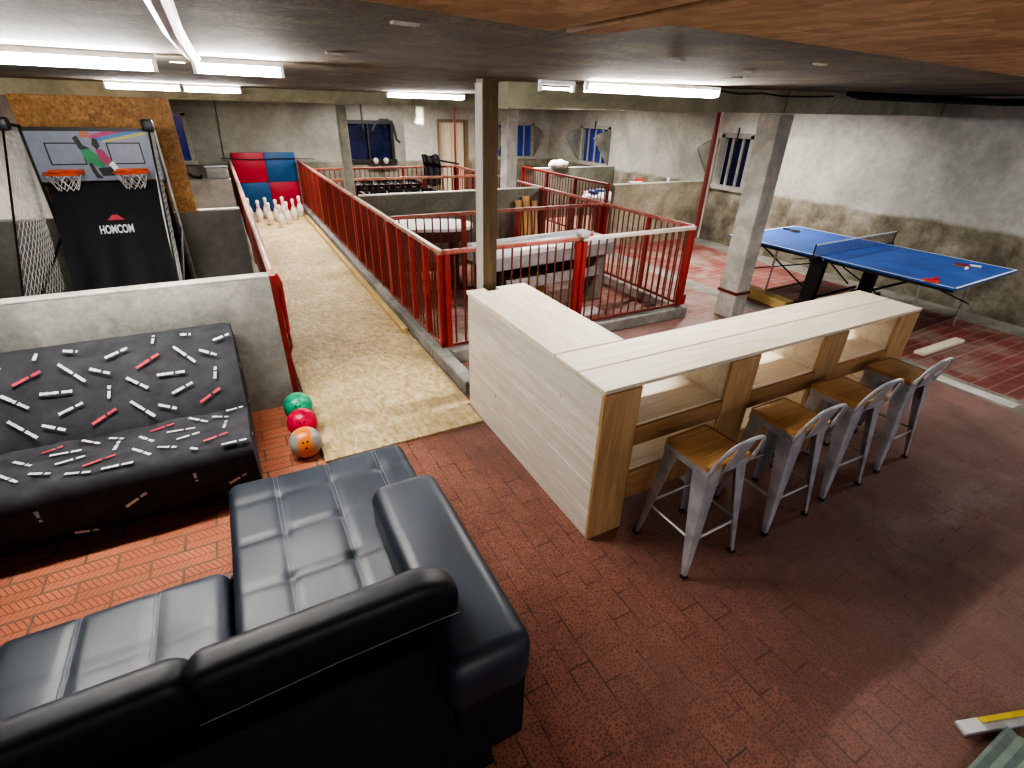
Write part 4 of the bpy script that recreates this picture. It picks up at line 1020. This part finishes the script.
for sx, sy in ((-.25,2.38),(.52,2.38),(-1.9,1.0),(.52,.98),(-1.9,1.78)):
    m = MB(); m.box((sx-.025,sy-.025,0), (sx+.025,sy+.025,.031)); m.build('leg', M['black'], t)

# ------------------------------------------------------------------ bottom corner objects
simple('metal_bar', lambda m: [m.box((0,-.026,.0), (.9,.026,.022), bev=.004, seg=1), m.box((.10,.004,.0222), (.9,.024,.026), mi=1), m.box((.0,-.024,.0222), (.10,.024,.027), mi=2)], [M['alu'], M['yellowm'], M['white']], 'grey metal bar with a yellow strip and white tip on the floor', 'bar', loc=(2.175,.105,.001)).rotation_euler = (0,0,-.34)
def corr(m):
    v = []; n = 60
    for i in range(n+1):
        y = -.75*i/n; z = .005*math.sin(i*PI/2)
        v += [(0, y, z), (-.8, y, z)]
    m.add(v, [(2*i, 2*i+1, 2*i+3, 2*i+2) for i in range(n)], 0)
    m.box((-.8,-.75,-.012), (0,0,-.007))
o = simple('corrugated_sheet', corr, M['greenboard'], 'green grey ribbed plastic sheet lying on the metal bar', 'sheet', loc=(2.335,.02,.042)); o.rotation_euler = (0,0,.0)

# ------------------------------------------------------------------ ceiling things
simple('ceiling_sheet', lambda m: m.prism([(.20,-1.2),(.20,.845),(.57,.925),(.58,-1.2)], 2.300, 2.318), M['osb_ceiling'], 'orange chipboard sheet overhead beside the white cable', 'board', 'chipboard sheets overhead')
simple('ceiling_sheet', lambda m: m.prism([(.585,-1.2),(.585,.905),(.64,.87),(.66,.72),(1.09,.735),(2.10,.80),(2.4,.79),(2.4,-1.2)], 2.296, 2.314), M['osb_ceiling'], 'wide orange chipboard sheet overhead above the stools', 'board', 'chipboard sheets overhead')
simple('ceiling_cable', lambda m: m.tube([(-.03,.3,2.33),(-.035,1.0,2.31),(-.035,1.4,2.305),(-.03,1.9,2.315),(-.02,2.45,2.325),(-.01,2.9,2.345)], .020, 10), M['white'], 'thick white cable running along the ceiling', 'cable')
simple('insulated_pipe', lambda m: m.tube([(5.3,3.30,2.395),(5.5,3.30,2.385),(8.0,3.20,2.40),(8.05,1.0,2.40)], [.02,.035,.035,.035], 12), M['blackfab'], 'thick black insulated pipe under the ceiling above the blue table', 'pipe')
simple('ceiling_wire', lambda m: m.tube([(3.9,3.6,2.38),(4.2,3.6,2.36),(4.5,3.6,2.375),(4.8,3.6,2.36),(5.2,3.6,2.37),(5.4,3.5,2.38)], .008, 6), M['black'], 'thin black wire sagging below the ceiling near the concrete post', 'cable')
for x, y in ((.47,1.46),(.48,2.40),(-.10,3.6),(1.56,1.66),(2.30,1.95),(2.17,1.50),(2.75,2.4)):
    simple('wooden_shim', lambda m: m.box((-.035,-.012,-.006), (.035,.012,0), M=Rz(.1)), M['paper'], 'small pale wooden shim tacked to the ceiling sheets', 'shim', 'pale shims on the ceiling', loc=(x, y, ceil_z(x)-.001))
def light(x0, x1, y, label, blocker=False, lit=True, rz=0, st='tube', r=.016):
    L = x1-x0; z = ceil_z((x0+x1)/2)
    t = thing('fluorescent_light', label, 'light', (x0, y, z), rz, 'fluorescent tubes under the ceiling')
    m = MB(); m.box((0,-.025,-.030), (L,.025,-.002), bev=.004, seg=1); m.build('housing', M['housing'], t)
    if blocker: m = MB(); m.box((0,.026,-.078), (L,.030,-.002)); m.build('light_blocker', M['housing'], t)  # hidden flange added to keep tube light off the beam
    m = MB(); m.tube([(.02,0,-.052),(L-.02,0,-.052)], r, 10); m.build('tube', M[st], t)
    for u in (.008, L-.008):
        m = MB(); m.box((u-.008,-.02,-.07), (u+.008,.02,-.03)); m.build('end_cap', M['housing'], t)
light(-1.45, -.17, 3.12, 'lit fluorescent tube above the printed sofa bed, by the white cable')
light(-.03, .36, 3.10, 'short lit fluorescent tube beyond the white cable end')

light(2.36, 3.66, 3.35, 'bright fluorescent tube above the bar and stools', r=.02, blocker=True)
light(2.02, 2.30, 3.42, 'dim short tube beside the bright one over the bar', st='tube_dim', r=.008)
light(-.95, -.25, 7.6, 'lit fluorescent tube above the basketball game', blocker=True)
light(-.22, .38, 7.7, 'lit fluorescent tube above the middle of the bowling lane', blocker=True)
light(2.18, 3.32, 7.75, 'lit fluorescent tube above the mossy partition', blocker=True)

# ------------------------------------------------------------------ lamps
def area(name, loc, rot, sx, sy, e, col=(1,.97,.93)):
    l = bpy.data.lights.new(name, 'AREA'); l.shape = 'RECTANGLE'; l.size = sx; l.size_y = sy; l.energy = e; l.color = col
    o = bpy.data.objects.new(name, l); C.objects.link(o); o.location = loc; o.rotation_euler = rot; return o
# unseen lamps: table tennis side inferred from bright wall, the rest added as fill
area('unseen_ceiling_lamp', (6.6,5.6,2.38), (0,0,0), 1.2, .06, 60)
area('unseen_ceiling_lamp', (6.0,10.0,2.38), (0,0,0), 1.2, .06, 80)
area('unseen_ceiling_lamp', (6.9,1.2,2.40), (0,0,0), 1.2, .06, 14)
area('unseen_ceiling_lamp', (3.2,11.8,2.30), (0,0,0), 1.2, .06, 52)
area('unseen_ceiling_lamp', (.9,10.6,2.28), (0,0,0), .06, 1.2, 40)
area('fill_lamp', (.3,-1.2,1.9), (math.radians(62),0,0), 1.6, .5, 6, (1,.86,.70))  # warm unseen fill added behind the camera, as is the next
area('fill_lamp', (4.3,-1.1,2.1), (math.radians(40),0,0), 1.2, .4, 4.5, (1,.90,.76))
w = bpy.data.worlds.new('dusk'); S.world = w; w.use_nodes = True
w.node_tree.nodes['Background'].inputs[0].default_value = (.55,.60,.72,1); w.node_tree.nodes['Background'].inputs[1].default_value = .30

# ------------------------------------------------------------------ camera
f_, yaw, pit, rol, hh = 499.64, .501, .4992, .0282, 2.1723
F = Vector((math.sin(yaw)*math.cos(pit), math.cos(yaw)*math.cos(pit), -math.sin(pit)))
R = Vector((math.cos(yaw), -math.sin(yaw), 0)); Uv = R.cross(F)
R2 = R*math.cos(rol)+Uv*math.sin(rol); U2 = Uv*math.cos(rol)-R*math.sin(rol)
cd = bpy.data.cameras.new('camera'); co = bpy.data.objects.new('camera', cd); C.objects.link(co)
cd.sensor_width = 36; cd.lens = f_/1024*36; cd.clip_start = .02; cd.clip_end = 100
Mx = Matrix(((R2.x,U2.x,-F.x,0),(R2.y,U2.y,-F.y,0),(R2.z,U2.z,-F.z,hh),(0,0,0,1))); co.matrix_world = Mx
S.camera = co
S.view_settings.view_transform = 'AgX'; S.view_settings.look = 'AgX - High Contrast'; S.view_settings.exposure = 1.15
